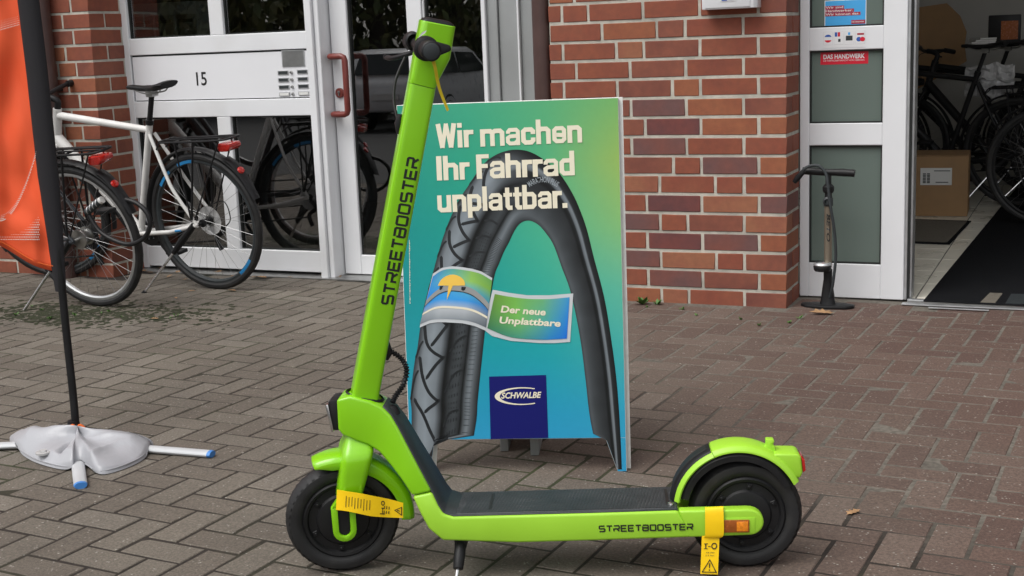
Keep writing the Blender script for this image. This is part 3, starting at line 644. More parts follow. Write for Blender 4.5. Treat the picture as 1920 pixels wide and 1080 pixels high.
mb = MB(); q = [GZ(1660, 453), GZ(1776, 457), GZ(1813, 418), GZ(1690, 414)]; mb.prism([(p.x, p.y) for p in q], .0133, .0165, 'XY'); o = bpy.data.objects['doormat']; mb.build('pile', 'doormat', o)
mb = MB(); q = [G(x, y, .0135) for x, y in ((1838, 567), (1856, 549), (1880, 550), (1866, 568))]; mb.prism([(p.x, p.y) for p in q], .0133, .0142, 'XY'); mb.build('woven_stripe', 'doormat', bpy.data.objects['carpet_runner'])
mb = MB(); q = [G(x, y, .0135) for x, y in ((1885, 569), (1896, 551), (1990, 553), (1985, 572))]; mb.prism([(p.x, p.y) for p in q], .0133, .0142, 'XY'); mb.build('woven_field', 'darkgrey', bpy.data.objects['carpet_runner'])
a, b = G(1705, 562.5, .012), G(1990, 580, .012)
mb = MB(); mb.bb((a.x-.01, .235, .0), (b.x, .262, .013)); tag(mb.build('threshold_strip', 'alu', None, bevel=.002), 'bright aluminium threshold strip of the open shop door', 'threshold')
mb = MB(); mb.bb((-.735, .17, .001), (.3, .21, .006)); mb.bb((-.62, .12, .0015), (-.38, .135, .0065)); tag(mb.build('floor_guide_rail', 'alu', None, bevel=.001), 'thin worn metal guide rail set in the paving before the shop door', 'rail')
# cardboard box
bx0, bx1 = G(1700, 406), G(1813, 409); by = (bx0.y+bx1.y)/2; ztop = W(1813, 293, by).z; bw = .45
box = thing('cardboard_box', 'brown cardboard box with white shipping label on the shop floor', 'box', (bx1.x-bw/2, by, 0), rad(3))
mb = MB(); mb.bb((-bw/2, 0, .007), (bw/2, .34, ztop)); mb.build('carton', 'card', box, bevel=.004)
for s_ in (-1, 1):
    mb = MB(); mb.box((0, .17+s_*.086, ztop+.003), (bw-.004, .165, .004), Euler((s_*rad(1.4), 0, 0)).to_matrix()); mb.build('flap', 'card', box)
lx0, lx1 = W(1726, 316, by).x-box.location.x, W(1785, 316, by).x-box.location.x; lz0, lz1 = W(1755, 347, by).z, W(1755, 315, by).z
mb = MB(); mb.bb((lx0, -.003, lz0), (lx1, -.0005, lz1)); lab = mb.build('shipping_label', 'paper', box, smooth=0)
mb = MB()
for q in range(2):
    for r_ in range(7): mb.bb((lx0+.015+q*.024, -.0042, lz0+.012+r_*.009), (lx0+.033+q*.024, -.0031, lz0+.018+r_*.009))
mb.bb((lx0+.08, -.0042, lz1-.02), (lx1-.01, -.0031, lz1-.015)); mb.bb((lx0+.09, -.0042, lz0+.015), (lx1-.02, -.0031, lz0+.02)); mb.build('label_print', 'darkgrey', lab, smooth=0)
# cardboard sheet and counter at the back
csh = MB(); q = [W(1680, 20, 4.4), W(1775, 6, 4.4), W(1800, 30, 4.4), W(1812, 60, 4.4), W(1808, 85, 4.4), W(1812, 115, 4.4), W(1680, 190, 4.4)]
csh.prism([(p.x, p.z) for p in q], 4.4, 4.43); tag(csh.build('cardboard_sheet', 'card', None), 'torn brown cardboard sheet leaning on the shop back wall', 'cardboard')
ctr = thing('counter', 'dark workshop counter behind the bikes in the shop', 'counter', (.9, 3.7, 0))
mb = MB(); mb.bb((-.95, 0, 0), (.9, .6, .98)); mb.build('base', 'darkgrey', ctr, bevel=.006)
mb = MB(); mb.bb((-1.0, -.03, .981), (.95, .63, 1.02)); mb.build('top', 'black', ctr, bevel=.004)
p = W(1880, 92, 3.75); mon = thing('display_box', 'small dark display box standing on the workshop counter', 'display', (p.x, 3.85, 1.021))
mb = MB(); mb.bb((-.1, 0, 0), (.1, .05, .19)); mb.build('casing', 'black', mon, bevel=.006)
mb = MB(); mb.bb((-.02, -.004, .03), (.085, -.001, .15)); mb.build('picture', 'amberdark', mon)
p = W(1838, 98, 3.75); pp = MB()
for k in range(4): pp.box((p.x, 3.9, 1.026+k*.012), (.17-.02*k, .2, .01), Euler((0, 0, .15*k)).to_matrix())
tag(pp.build('paper_pile', 'paper', None), 'untidy pile of white papers on the workshop counter', 'paper')

# ================================================================== E-SCOOTER (local x towards the rear, y away from the camera)
SF = Vector((-1.531, -3.067, 0)); SR = Vector((-.683, -2.757, 0)); SA = math.atan2(SR.y-SF.y, SR.x-SF.x)
SX = (SR-SF).normalized(); SN = Vector((SX.y, -SX.x, 0))
def SP(x, y, off=0.):
    p = onplane(x, y, SF+SN*off, SN)-SF; return (p.dot(SX), p.z)
sc = thing('electric_scooter', 'lime green electric kick scooter parked in the foreground', 'scooter', SF, SA)
AXO, AXD = Vector((.0, 0, .128)), Vector((.2528, 0, 1)).normalized(); STEER = Matrix.Rotation(rad(15), 4, AXD)
def steer(p): return AXO + (STEER @ (Vector(p)-AXO))
def axis_x(z): return .2528*(z-.128)
# wheels
def scooter_wheel(c, T=None, r=.127):
    wl = bpy.data.objects.new('wheel', None); COL.objects.link(wl); wl.parent = sc; wl.empty_display_size = .05
    prof = [(r-.036, -.020), (r-.03, -.0255), (r-.02, -.028), (r-.009, -.026), (r-.002, -.017), (r+.001, -.006), (r+.001, .006), (r-.002, .017), (r-.009, .026), (r-.02, .028), (r-.03, .0255), (r-.036, .020)]
    mb = MB(T); mb.lathe(prof, c, 'Y', 96)
    # tread grooves: shallow dark cuts modelled as raised blocks
    for k in range(44):
        a = 2*math.pi*k/44
        for s_ in (-1, 1):
            pts = [(r+.0012, s_*.004), (r-.0008, s_*.015), (r-.0065, s_*.0255)]
            v = []
            for i, (rr, yy) in enumerate(pts):
                for da in (-.042+.03*i, .042+.03*i): v.append(Vector(c)+Vector(((rr+.0004)*math.cos(a+da*s_*.7), yy, (rr+.0004)*math.sin(a+da*s_*.7))))
            mb.add(v, [(0, 1, 3, 2), (2, 3, 5, 4)])
    mb.build('tyre', 'rubber', wl)
    mb = MB(T)
    for s_ in (-1, 1):
        mb.lathe([(r-.036, s_*.021), (r-.040, s_*.025), (r-.046, s_*.0235), (r-.05, s_*.017), (r-.066, s_*.018), (r-.070, s_*.023), (r-.078, s_*.025), (.012, s_*.028), (.012, s_*.033), (0, s_*.033)], c, 'Y', 64)
    rim = mb.build('hub_motor', 'black', wl)
    for k in range(6):
        a = 2*math.pi*k/6+.4; mb = MB(T); cc = Vector(c)+Vector(((r-.058)*math.cos(a), -.018, (r-.058)*math.sin(a)))
        mb.box(cc, (.012, .006, .012), Euler((0, -a, 0)).to_matrix()); mb.lathe([(0, -.0065), (.0035, -.0065), (.0035, -.003)], cc, 'Y', 10); mb.build('hub_bolt', 'black', rim, bevel=.001, seg=1)
    return wl
scooter_wheel((0, 0, .1272), steer); scooter_wheel((.903, 0, .124), None, .1235)
# front mudguard (sweep of a U section)
def mudguard(c, a0, a1, n, sec, T=None):
    mb = MB(T); mb.lathe(sec, c, 'Y', n, a0, a1, closed=True); return mb
def usec(ro, hw, skirt, th=.003):
    o = [(ro-skirt, -hw), (ro-.012, -hw), (ro-.003, -hw*.8), (ro, -hw*.4), (ro, hw*.4), (ro-.003, hw*.8), (ro-.012, hw), (ro-skirt, hw)]
    return o+[(a-th if 0 < i < 7 else a, b-math.copysign(th, b)) for i, (a, b) in reversed(list(enumerate(o)))]
mb = MB(steer); v = []; n = 30; secn = 16
for i in range(n+1):
    a = rad(-4+117*i/n); t = i/n; ro = .162-.006*t; skd = .036-.02*abs(t-.55)*(1 if t > .55 else .35)-(.012*max(0, (t-.88)/.12))
    for rr, yy in usec(ro, .039-.006*max(0, (t-.85)/.15), skd): v.append((rr*math.cos(a), yy, .1272+rr*math.sin(a)))
mb.add(v, [(i*secn+j, i*secn+(j+1) % secn, (i+1)*secn+(j+1) % secn, (i+1)*secn+j) for i in range(n) for j in range(secn)]+[tuple(range(secn)), tuple(range(n*secn, (n+1)*secn))[::-1]])
mb.build('mudguard', 'green', sc, bevel=.0012, seg=1, smooth=50)
# fork
fk = bpy.data.objects.new('fork', None); COL.objects.link(fk); fk.parent = sc
mb = MB(steer); ax = axis_x
mb.loft([((ax(.35), 0, .35), .029, .03), ((ax(.33), 0, .33), .030, .031), ((ax(.318), 0, .318), .0315, .036), ((ax(.305), 0, .305), .034, .046), ((ax(.295), 0, .295), .036, .055), ((ax(.285), 0, .285), .0365, .061), ((ax(.275), 0, .275), .036, .0635), ((ax(.25), 0, .25), .0345, .0638), ((ax(.225), 0, .225), .0325, .0638), ((ax(.2), 0, .2), .0305, .0638), ((ax(.192), 0, .192), .029, .061)], 40, 5.)
mb.build('crown', 'green', fk)
for s_ in (-1, 1):
    mb = MB(steer); c0 = ax(.2)
    up_ = [(ax(.23)-.018, .23), (ax(.2)-.0255, .2), (-.0265, .175), (.0265, .175), (ax(.2)+.0255, .2), (ax(.23)+.018, .23)]
    mb.prism(up_, s_*.046, s_*.0634)
    ot = [(-.0275, .1748)]+[(-.0265*math.cos(rad(q)), .118-.0265*math.sin(rad(q))) for q in range(0, 181, 20)]+[(.0265, .1748)]
    it = [(.0125, .1748)]+[(.0125*math.cos(rad(q)), .118-.0125*math.sin(rad(q))) for q in range(0, 181, 20)]+[(-.0125, .1748)]
    mb.prism(ot+it, s_*.046, s_*.0634); mb.build('fork_leg', 'green', fk, bevel=.003, seg=2)
    mb = MB(steer); mb.prism([(-.0118, .168)]+[(-.0118*math.cos(rad(q)), .118-.0118*math.sin(rad(q))) for q in range(0, 181, 20)]+[(.0118, .168), (.008, .176), (-.008, .176)], s_*.048, s_*.058); mb.build('axle_cover', 'black', fk)
# stem
so_ = .008
def ST(x, y): q = SP(x, y, .03); return (q[0]-so_, q[1])
tl, tr, n1, n2, bl_, br_ = ST(791, 36), ST(856, 49), ST(846, 110), ST(822, 155), ST(658, 756), ST(709, 762)
def mixp(a, b, t): return (a[0]+(b[0]-a[0])*t, a[1]+(b[1]-a[1])*t)
seam_l, seam_r = mixp(tl, bl_, .155), (n2[0]-.0045, n2[1]-.012)
def rounded(poly, T, hw, name, m, bevel, parent=sc):
    mb = MB(T); mb.prism(poly, -hw, hw); return mb.build(name, m, parent, bevel=bevel, seg=4, smooth=40)
def sk(p): return p
lm = lambda t: mixp(tl, seam_l, t)
stem = loft_lr([(tl, tr), (lm(.02), mixp(tr, n1, .02)), (lm(.5), n1), (lm(.62), mixp(n1, n2, .35)), (lm(.88), n2), (lm(.99), mixp(n2, seam_r, .98)), (seam_l, seam_r)], [.0295, .031, .031, .031, .031, .031, .0302], steer).build('stem_head', 'green', sc, smooth=30)
d_ = Vector((bl_[0]-seam_l[0], bl_[1]-seam_l[1])).normalized()*.0008
sl2, sr2 = (seam_l[0]+d_.x, seam_l[1]+d_.y), (seam_r[0]+d_.x, seam_r[1]+d_.y)
stem2 = loft_lr([(sl2, sr2), (mixp(sl2, bl_, .004), mixp(sr2, br_, .004)), (mixp(sl2, bl_, .5), mixp(sr2, br_, .5)), (bl_, br_)], [.0302, .0308, .0308, .0308], steer).build('stem', 'green', sc, smooth=30)
mb = MB(steer); cc_ = mixp(tl, tr, .5); mb = loft_lr([(mixp(tl, tr, .03), mixp(tl, tr, .97)), ((mixp(tl, tr, .06)[0]+.001, mixp(tl, tr, .06)[1]+.004), (mixp(tl, tr, .94)[0]+.001, mixp(tl, tr, .94)[1]+.004)), ((mixp(tl, tr, .2)[0]+.002, mixp(tl, tr, .2)[1]+.008), (mixp(tl, tr, .8)[0]+.002, mixp(tl, tr, .8)[1]+.008))], [.0275, .026, .02], steer); mb.build('display_cap', 'black', sc, smooth=60)
# print on the stem
def stemfn(px, pz, l): return steer((px, -.0312-l, pz))
a_ = ST(735, 570); b_ = ST(785, 297)
stroke_text('stem_lettering', 'STREETBOOSTER', 'ink', stem2, stemfn, a_, b_, .022, 'TQ', lw=.25, gap=.26)
# handlebar, grips, lever, knob
hb = Vector((axis_x(1.168)-.03, 0, 1.168))
mb = MB(steer); mb.tube([hb+Vector((0, -.15, 0)), hb+Vector((0, .15, 0))], .0125, 16); mb.build('handlebar', 'black', sc)
for s_ in (-1, 1):
    mb = MB(steer); mb.lathe([(0, s_*.172), (.0175, s_*.172), (.0205, s_*.168), (.02, s_*.155), (.018, s_*.13), (.0185, s_*.105), (.0185, s_*.1), (.012, s_*.1)], hb, 'Y', 28); gr = mb.build('grip', 'black', sc)
    mb = MB(steer); mb.lathe([(0, s_*.1735), (.0135, s_*.1735), (.0165, s_*.1722)], hb, 'Y', 28); mb.build('grip_end', 'darkgrey', gr)
mb = MB(steer)
mb.lathe([(.018, -.1), (.0255, -.098), (.0255, -.07), (.018, -.068)], hb, 'Y', 28); mb.prism([(hb.x+.012, hb.z+.016), (hb.x+.05, hb.z+.004), (hb.x+.053, hb.z-.004), (hb.x+.05, hb.z-.008), (hb.x+.01, hb.z-.022)], -.087, -.068); mb.build('throttle', 'black', sc, bevel=.003)
mb = MB(steer); mb.lathe([(0, .128), (.015, .128), (.019, .122), (.019, .085), (.015, .08)], hb+Vector((-.004, 0, .006)), 'Y', 24); mb.build('bell', 'black', sc)
mb = MB(steer); lv = [hb+Vector((-.005, .09, -.018)), hb+Vector((-.03, .1, -.026)), hb+Vector((-.05, .13, -.032)), hb+Vector((-.055, .19, -.034))]
mb.tube(catmull(lv, 5), .0075, 10, .7); mb.lathe([(0, -.006), (.008, -.004), (.008, .006), (0, .007)], lv[-1], 'Y', 12); mb.build('brake_lever', 'black', sc)
mb = MB(steer); q0, q1, q2, q3 = [SP(x, y, 0) for x, y in ((757, 108), (742, 150), (741, 190), (752, 228))]
cab = catmull([(q[0]-.012, .06-.02*i, q[1]) for i, q in enumerate((q0, q1, q2, q3))], 8)
mb = MB(); mb.tube([Vector((p.x+.006, p.y, p.z)) for p in cab], .0032, 8); mb.build('brake_cable', 'black', sc)
q = SP(750, 232, 0); mb = MB(); mb.tube([(q[0]+.002, 0, q[1]+.02), (q[0]-.002, 0, q[1]), (q[0]-.004, 0, q[1]-.022)], [.006, .010, .005], 12); mb.build('cable_grommet', 'black', sc)
# body: neck, down member, deck
top = [(.012, .4115), (.042, .4185), (.085, .406), (.112, .392), (.13, .374), (.145, .349), (.18, .277), (.215, .206), (.229, .175), (.240, .1575), (.262, .150), (.4, .1515), (.58, .154), (.752, .1565)]
bot = [(.011, .342), (.02, .331), (.05, .3165), (.076, .307), (.1, .291), (.122, .266), (.146, .236), (.172, .197), (.19, .156), (.206, .124), (.236, .096), (.4, .0885), (.58, .0915), (.784, .0955)]
def hw(i):
    t = max(0, min(1, (i-3)/6)); return .043+(.08-.043)*t*t*(3-2*t) if i < 13 else .078
def body(i0, i1, name, m):
    mb = MB(); n = i1-i0+1; v = []
    for i in range(i0, i1+1):
        h = hw(i); sh = .004
        for (x, z), sg in ((top[i], 1), (bot[i], -1)): v += [(x, -h, z), (x, h, z)]
    # order per station: top near, top far, bottom near, bottom far
    f = []
    for k in range(n-1):
        a, b = 4*k, 4*k+4
        f += [(a, b, b+1, a+1), (a+2, a+3, b+3, b+2), (a, a+2, b+2, b), (a+1, b+1, b+3, a+3)]
    f += [(0, 1, 3, 2), (4*n-4, 4*n-2, 4*n-1, 4*n-3)]
    mb.add(v, f); return mb.build(name, m, sc, bevel=.006, seg=3, smooth=50)
body(0, 7, 'neck', 'green')
top_s, bot_s = top[7], bot[7]
top[7], bot[7] = (.2158, .2044), (.1727, .1955); body(7, 13, 'deck_frame', 'green2'); top[7], bot[7] = top_s, bot_s
# dark cover on top of neck and deck, with green rims left and right
mb = MB(); v = []
for i in range(3, 14):
    (x, z) = top[i]; x0, z0 = top[i-1]; x1, z1 = top[min(13, i+1)]; t = Vector((x1-x0, z1-z0)).normalized(); nx_, nz_ = -t.y, t.x; h = hw(i)-.0055
    v += [(x+nx_*.0032, -h, z+nz_*.0032), (x+nx_*.0032, h, z+nz_*.0032), (x-nx_*.003, -h, z-nz_*.003), (x-nx_*.003, h, z-nz_*.003)]
f = []
for k in range(10):
    a, b = 4*k, 4*k+4; f += [(a, b, b+1, a+1), (a+2, a+3, b+3, b+2), (a, a+2, b+2, b), (a+1, b+1, b+3, a+3)]
f += [(0, 1, 3, 2), (40, 42, 43, 41)]
mb.add(v, f); mb.build('top_cover', 'darkgrey', sc, bevel=.0015, seg=1, smooth=50)
mb = MB(); mb.add([(.268, -.07, .1545), (.75, -.069, .1605), (.75, .069, .1605), (.268, .07, .1545), (.268, -.07, .1515), (.75, -.069, .1575), (.75, .069, .1575), (.268, .07, .1515)], [(0, 1, 2, 3), (7, 6, 5, 4), (0, 4, 5, 1), (1, 5, 6, 2), (2, 6, 7, 3), (3, 7, 4, 0)])
dm = mb.build('deck_mat', 'mat_deck', sc, bevel=.001, seg=1)
mb = MB()
zt_ = lambda x: .1545+(x-.268)*.01245
for x in [.276+.0075*k for k in range(63)]:
    mb.add([(x, -.066, zt_(x)+.0009), (x+.004, -.066, zt_(x)+.0009), (x+.024, .066, zt_(x)+.0009), (x+.02, .066, zt_(x)+.0009)], [(0, 1, 2, 3)])
tag(mb.build('grip_ridges', 'darkgrey', dm, smooth=0), kind='stuff')
mb = MB()
for x in (.337, .728): mb.add([(x, -.05, zt_(x)+.0014), (x+.006, -.05, zt_(x)+.0015), (x+.006, .05, zt_(x)+.0015), (x, .05, zt_(x)+.0014)], [(0, 1, 2, 3)])
mb.build('mat_groove', 'ink', dm, smooth=0)
# rear arms
for s_ in (-1, 1):
    mb = MB(); pl = [(.775, .0957), (.9, .099)]+[(.905+.031*math.cos(rad(q)), .1285+.0295*math.sin(rad(q))) for q in range(-80, 85, 16)]+[(.9, .1585), (.753, .1567)]
    mb.prism(pl, s_*.05, s_*.079); arm = mb.build('rear_arm', 'green2', sc, bevel=.005, seg=3)
    rx0, rz0 = SP(1357, 998, .08); rx1, rz1 = SP(1405, 974, .08)
    mb = MB(); mb.bb((rx0-.004, s_*.0788, rz0-.004), (rx1+.012, s_*.0805, rz1+.004)); mb.build('reflector_seat', 'green2', arm, bevel=.0015)
    mb = MB(); mb.bb((rx0, s_*.080, rz0), (rx1, s_*.0835, rz1)); rf = mb.build('reflector', 'amberdark', arm, bevel=.001)
    xm = rx0+(rx1-rx0)*.5; mb = MB(); mb.bb((xm, s_*.0836, rz0+.003), (rx1-.003, s_*.0845, rz1-.003)); mb.build('reflector_bright', 'amber', rf, bevel=.0005)
deckfn = lambda x, z, l: (x, -.0806-l, z)
a_, b_ = SP(1124, 997, .081), SP(1299, 993, .081)
stroke_text('deck_lettering', 'STREETBOOSTER', 'ink', bpy.data.objects['deck_frame'], deckfn, a_, b_, .0125, 'TQ', lw=.25, gap=.26)
# headlight
mb = MB(); mb.prism([(.014, .409), (-.004, .407), (-.010, .403), (.0, .338), (.0115, .338)], -.032, .032); hd = mb.build('headlight', 'black', sc, bevel=.003)
mb = MB(); mb.prism([(-.0095, .399), (-.0165, .397), (-.0065, .334), (.0, .336)], -.0335, .0335); mb.build('headlight_lens', 'chrome', hd, bevel=.002)
# collar, spiral cable
mb = MB(); mb.lathe([(.04, -.004), (.0435, 0), (.04, .004)], (.068, 0, .4085), 'Z', 28, closed=True); mb.v = [Vector((.068+(p.x-.068)*1., p.y*.82, p.z-(p.x-.068)*.27)) for p in mb.v]; mb.build('collar', 'black', sc)
pth = [SP(x, y, 0) for x, y in ((732, 658), (752, 672), (762, 692), (757, 720), (742, 742), (736, 755))]; cp = catmull([(x, 0, z) for x, z in pth], 14)
mb = MB(); mb.tube(cp, [.0056+.0022*math.sin(i*2.2) for i in range(len(cp))], 10); mb.build('cable_sleeve', 'black', sc)
mb = MB(); q = SP(731, 657, 0); mb.tube([(q[0]-.006, 0, q[1]+.02), (q[0]-.004, 0, q[1]-.004), (q[0]-.010, 0, q[1]-.02)], [.006, .011, .006], 12); mb.build('cable_socket', 'black', sc)
q = SP(736, 765, 0); mb = MB(); mb.lathe([(0, .02), (.01, .018), (.018, 0)], (q[0], 0, q[1]-.012), 'Z', 18); mb.build('cable_boot', 'black', sc)
# rear mudguard
RC = (.886, 0, .143)
mudguard(RC, rad(25), rad(113), 20, usec(.147, .042, .016)).build('mudguard', 'green2', sc, bevel=.0012, seg=1)
mudguard(RC, rad(113.3), rad(172), 14, usec(.144, .042, .011)).build('mudguard', 'green2', sc, bevel=.0012, seg=1)
mudguard(RC, rad(114), rad(174), 14, usec(.148, .0365, .010)).build('mudguard_step', 'black', sc, bevel=.002, seg=1)
mudguard(RC, rad(117), rad(160), 14, [(.1483, -.018), (.1495, -.016), (.1495, .016), (.1483, .018)]).build('step_pad', 'ink', sc)
mudguard(RC, rad(25), rad(168), 24, usec(.1345, .0385, .024)).build('mudguard_liner', 'black', sc)
mb = MB(); mb.prism([(.955, .262), (.968, .267), (1.014, .266), (1.022, .26), (1.026, .222), (1.02, .21), (.99, .215)], -.032, .032); th_ = mb.build('tail_light_housing', 'green2', sc, bevel=.005, seg=3)
mb = MB(); mb.prism([(1.0235, .254), (1.03, .252), (1.033, .226), (1.0265, .222)], -.027, .027); mb.build('tail_light', 'redlens', th_, bevel=.0015)
mb = MB(); mb.prism([(.94, .27), (.972, .26), (.967, .279), (.963, .283), (.968, .286), (.966, .293), (.949, .293), (.95, .28)], -.011, .011); mb.build('latch_hook', 'green2', sc, bevel=.003)
q = SP(1257, 949, .05); mb = MB(); mb.lathe([(0, .006), (.006, .004), (.007, 0)], (q[0], -.05, q[1]+.004), 'Z', 14); mb.build('latch_stud', 'chrome', sc)
# kickstand
k0, k1 = SP(866, 1018, .03), SP(862, 1046, .06)
mb = MB(); mb.box((k0[0], -.04, .083), (.026, .04, .03)); mb.tube([(k0[0], -.05, .08), (k0[0]-.002, -.07, .055), (k0[0]-.004, -.088, .033)], [.013, .013, .0115], 12); mb.build('kickstand', 'black', sc, bevel=.002)
mb = MB(); mb.tube([(k0[0]-.004, -.083, .036), (k0[0]-.008, -.115, .004)], .0045, 10); mb.build('kickstand_tip', 'chrome', sc)

# ------------------------------------------------------------------ yellow tags
def tagstrip(name, label, pts, m='yellow'):
    # pts: list of (upper point, lower point) in scooter space
    root = thing(name, label, 'tag', SF, SA); mb = MB(); v = []; n = len(pts)
    U = catmull([a for a, b in pts], 5); L = catmull([b for a, b in pts], 5); k = len(U)
    for p in range(k):
        t = ((U[min(k-1, p+1)]-U[max(0, p-1)])); nn = t.cross(L[p]-U[p]).normalized()*.0004
        v += [U[p]+nn, L[p]+nn, U[p]-nn, L[p]-nn]
    f = []
    for q in range(k-1):
        a, b = 4*q, 4*q+4; f += [(a, b, b+1, a+1), (a+2, a+3, b+3, b+2), (a, a+2, b+2, b), (a+1, b+1, b+3, a+3)]
    f += [(0, 1, 3, 2), (4*k-4, 4*k-2, 4*k-1, 4*k-3)]
    mb.add(v, f); st = mb.build('strip', m, root, smooth=60); return root, st
def S3(x, y, off): q = SP(x, y, off); return Vector((q[0], -off, q[1]))
fp = [((632, 918, .068), (630, 956, .068)), ((650, 921, .074), (648, 958, .074)), ((675, 925, .074), (673, 963, .074)), ((700, 930, .066), (698, 968, .066)), ((730, 936, .052), (728, 970, .052)), ((756, 943, .046), (756, 971, .046))]
rt1, st1 = tagstrip('paper_tag', 'yellow printed tag wrapped round the front fork of the scooter', [(S3(*a), S3(*b)) for a, b in fp])
def tf(a, b, lift=.0012):      # position on the front tag by fractions along / up
    x = 632+(756-632)*a
    for i in range(len(fp)-1):
        if fp[i][0][0] <= x <= fp[i+1][0][0]+.01:
            t = (x-fp[i][0][0])/(fp[i+1][0][0]-fp[i][0][0]); u = S3(*fp[i][0]).lerp(S3(*fp[i+1][0]), t); l = S3(*fp[i][1]).lerp(S3(*fp[i+1][1]), t); p = l.lerp(u, b); p.y -= lift+.0006; return p
mb = MB()
for k in range(9):
    a = .14+k*.045; b0, b1 = .2+.05*(k % 3), .78-.04*(k % 2); mb.add([tf(a, b0), tf(a+.009, b0), tf(a+.009, b1), tf(a, b1)], [(0, 1, 2, 3)])
for a in (.74, .775, .81): 
    for b0 in (.2, .45): mb.add([tf(a-.02, b0), tf(a-.008, b0), tf(a-.008, b0+.16), tf(a-.02, b0+.16)], [(0, 1, 2, 3)])
tag(mb.build('printed_lines', 'ink', st1, smooth=0), kind='stuff'); mb = MB()
ring = [(.70+.028*math.cos(q), .74+.13*math.sin(q)) for q in (2*math.pi*i/14 for i in range(14))]; ri = [(.70+.017*math.cos(q), .74+.08*math.sin(q)) for q in (2*math.pi*i/14 for i in range(14))]
mb.add([tf(*p) for p in ring]+[tf(*p) for p in ri], [(i, (i+1) % 14, 14+(i+1) % 14, 14+i) for i in range(14)])
for a, b0, c_, d in ((.665, .15, .735, .2), (.695, .2, .705, .5), (.68, .45, .72, .5)): mb.add([tf(a, b0), tf(c_, b0), tf(c_, d), tf(a, d)], [(0, 1, 2, 3)])
mb.build('pictogram', 'ink', st1, smooth=0); mb = MB()
tri = [(.87, .45), (.985, .15), (.985, .75)]; tri2 = [(.89, .45), (.972, .24), (.972, .66)]
mb.add([tf(*p) for p in tri]+[tf(*p) for p in tri2], [(i, (i+1) % 3, 3+(i+1) % 3, 3+i) for i in range(3)]); mb.build('warning_triangle', 'ink', st1, smooth=0); mb = MB(); mb.add([tf(.91, .42), tf(.95, .42), tf(.95, .48), tf(.91, .48)], [(0, 1, 2, 3)])
mb.build('exclamation_mark', 'ink', st1, smooth=0)
rp = [((1321, 953, .06), (1355, 951, .06)), ((1322, 953, .0815), (1356, 951, .0815)), ((1322, 975, .0875), (1357, 973, .0875)), ((1322, 1003, .0865), (1357, 1001, .0865)), ((1320, 1009, .083), (1352, 1008, .083))]
rt2, st2 = tagstrip('paper_tag', 'yellow band looped over the rear arm of the scooter', [(S3(*a), S3(*b)) for a, b in rp])
hp = [((1316, 1004, .078), (1349, 1003, .078)), ((1315, 1030, .082), (1348, 1030, .082)), ((1313, 1076, .088), (1346, 1077, .088))]
rt3, st3 = tagstrip('paper_tag', 'yellow warning tag with triangle hanging below the rear arm', [(S3(*a), S3(*b)) for a, b in hp])
def hf(a, b):
    u = S3(1316-3*b, 1004+72*b, .078+.010*b); v_ = S3(1349-3*b, 1003+74*b, .078+.010*b); p = u.lerp(v_, a); p.y -= .0022; return p
mb = MB()
ring = [(.72+.17*math.cos(q), .27+.085*math.sin(q)) for q in (2*math.pi*i/16 for i in range(16))]; ri = [(.72+.11*math.cos(q), .27+.055*math.sin(q)) for q in (2*math.pi*i/16 for i in range(16))]
mb.add([hf(*p) for p in ring]+[hf(*p) for p in ri], [(i, (i+1) % 16, 16+(i+1) % 16, 16+i) for i in range(16)])
for a, b0, c_, d in ((.14, .2, .36, .22), (.21, .22, .27, .33), (.14, .33, .36, .345), (.38, .27, .52, .29)): mb.add([hf(a, b0), hf(c_, b0), hf(c_, d), hf(a, d)], [(0, 1, 2, 3)])
tri = [(.5, .6), (.06, .95), (.94, .95)]; tri2 = [(.5, .645), (.15, .928), (.85, .928)]
mb.build('pictogram', 'ink', st3, smooth=0); mb = MB()
mb.add([hf(*p) for p in tri]+[hf(*p) for p in tri2], [(i, (i+1) % 3, 3+(i+1) % 3, 3+i) for i in range(3)]); mb.build('warning_triangle', 'ink', st3, smooth=0); mb = MB()
mb.add([hf(.465, .71), hf(.535, .71), hf(.52, .84), hf(.48, .84)], [(0, 1, 2, 3)]); mb.add([hf(.465, .87), hf(.535, .87), hf(.535, .9), hf(.465, .9)], [(0, 1, 2, 3)])
mb.build('exclamation_mark', 'ink', st3, smooth=0)
hfn = lambda x, y, l: hf(x, 1-y)
text_on('lettering', '44 PSI', 'darkgrey', st3, hfn, (.26, .545), (.74, .545), .035); text_on('lettering', '3.2 Bar', 'darkgrey', st3, hfn, (.24, .475), (.76, .475), .035)
tp = [((807, 108, .075), (814, 108, .075)), ((813, 128, .08), (819, 127, .08)), ((817, 150, .07), (823, 149, .07)), ((824, 175, .06), (829, 172, .06)), ((838, 209, .05), (842, 206, .05))]
tagstrip('paper_tag', 'narrow yellow strip dangling from the scooter handlebar', [(S3(*a), S3(*b)) for a, b in tp], 'yellow2')
# small clear film tab by the throttle
mb = MB(); mb.add([S3(783, 72, .105), S3(797, 62, .11), S3(800, 57, .11), S3(792, 60, .108)], [(0, 1, 2, 3)]); mb.add([p+Vector((0, .0006, 0)) for p in mb.v[:4]], [(3, 2, 1, 0)])
o = mb.build('film_tab', 'sheet', None, smooth=0); o.location = SF; o.rotation_euler = (0, 0, SA); tag(o, 'small clear film tab sticking out above the scooter throttle', 'film')

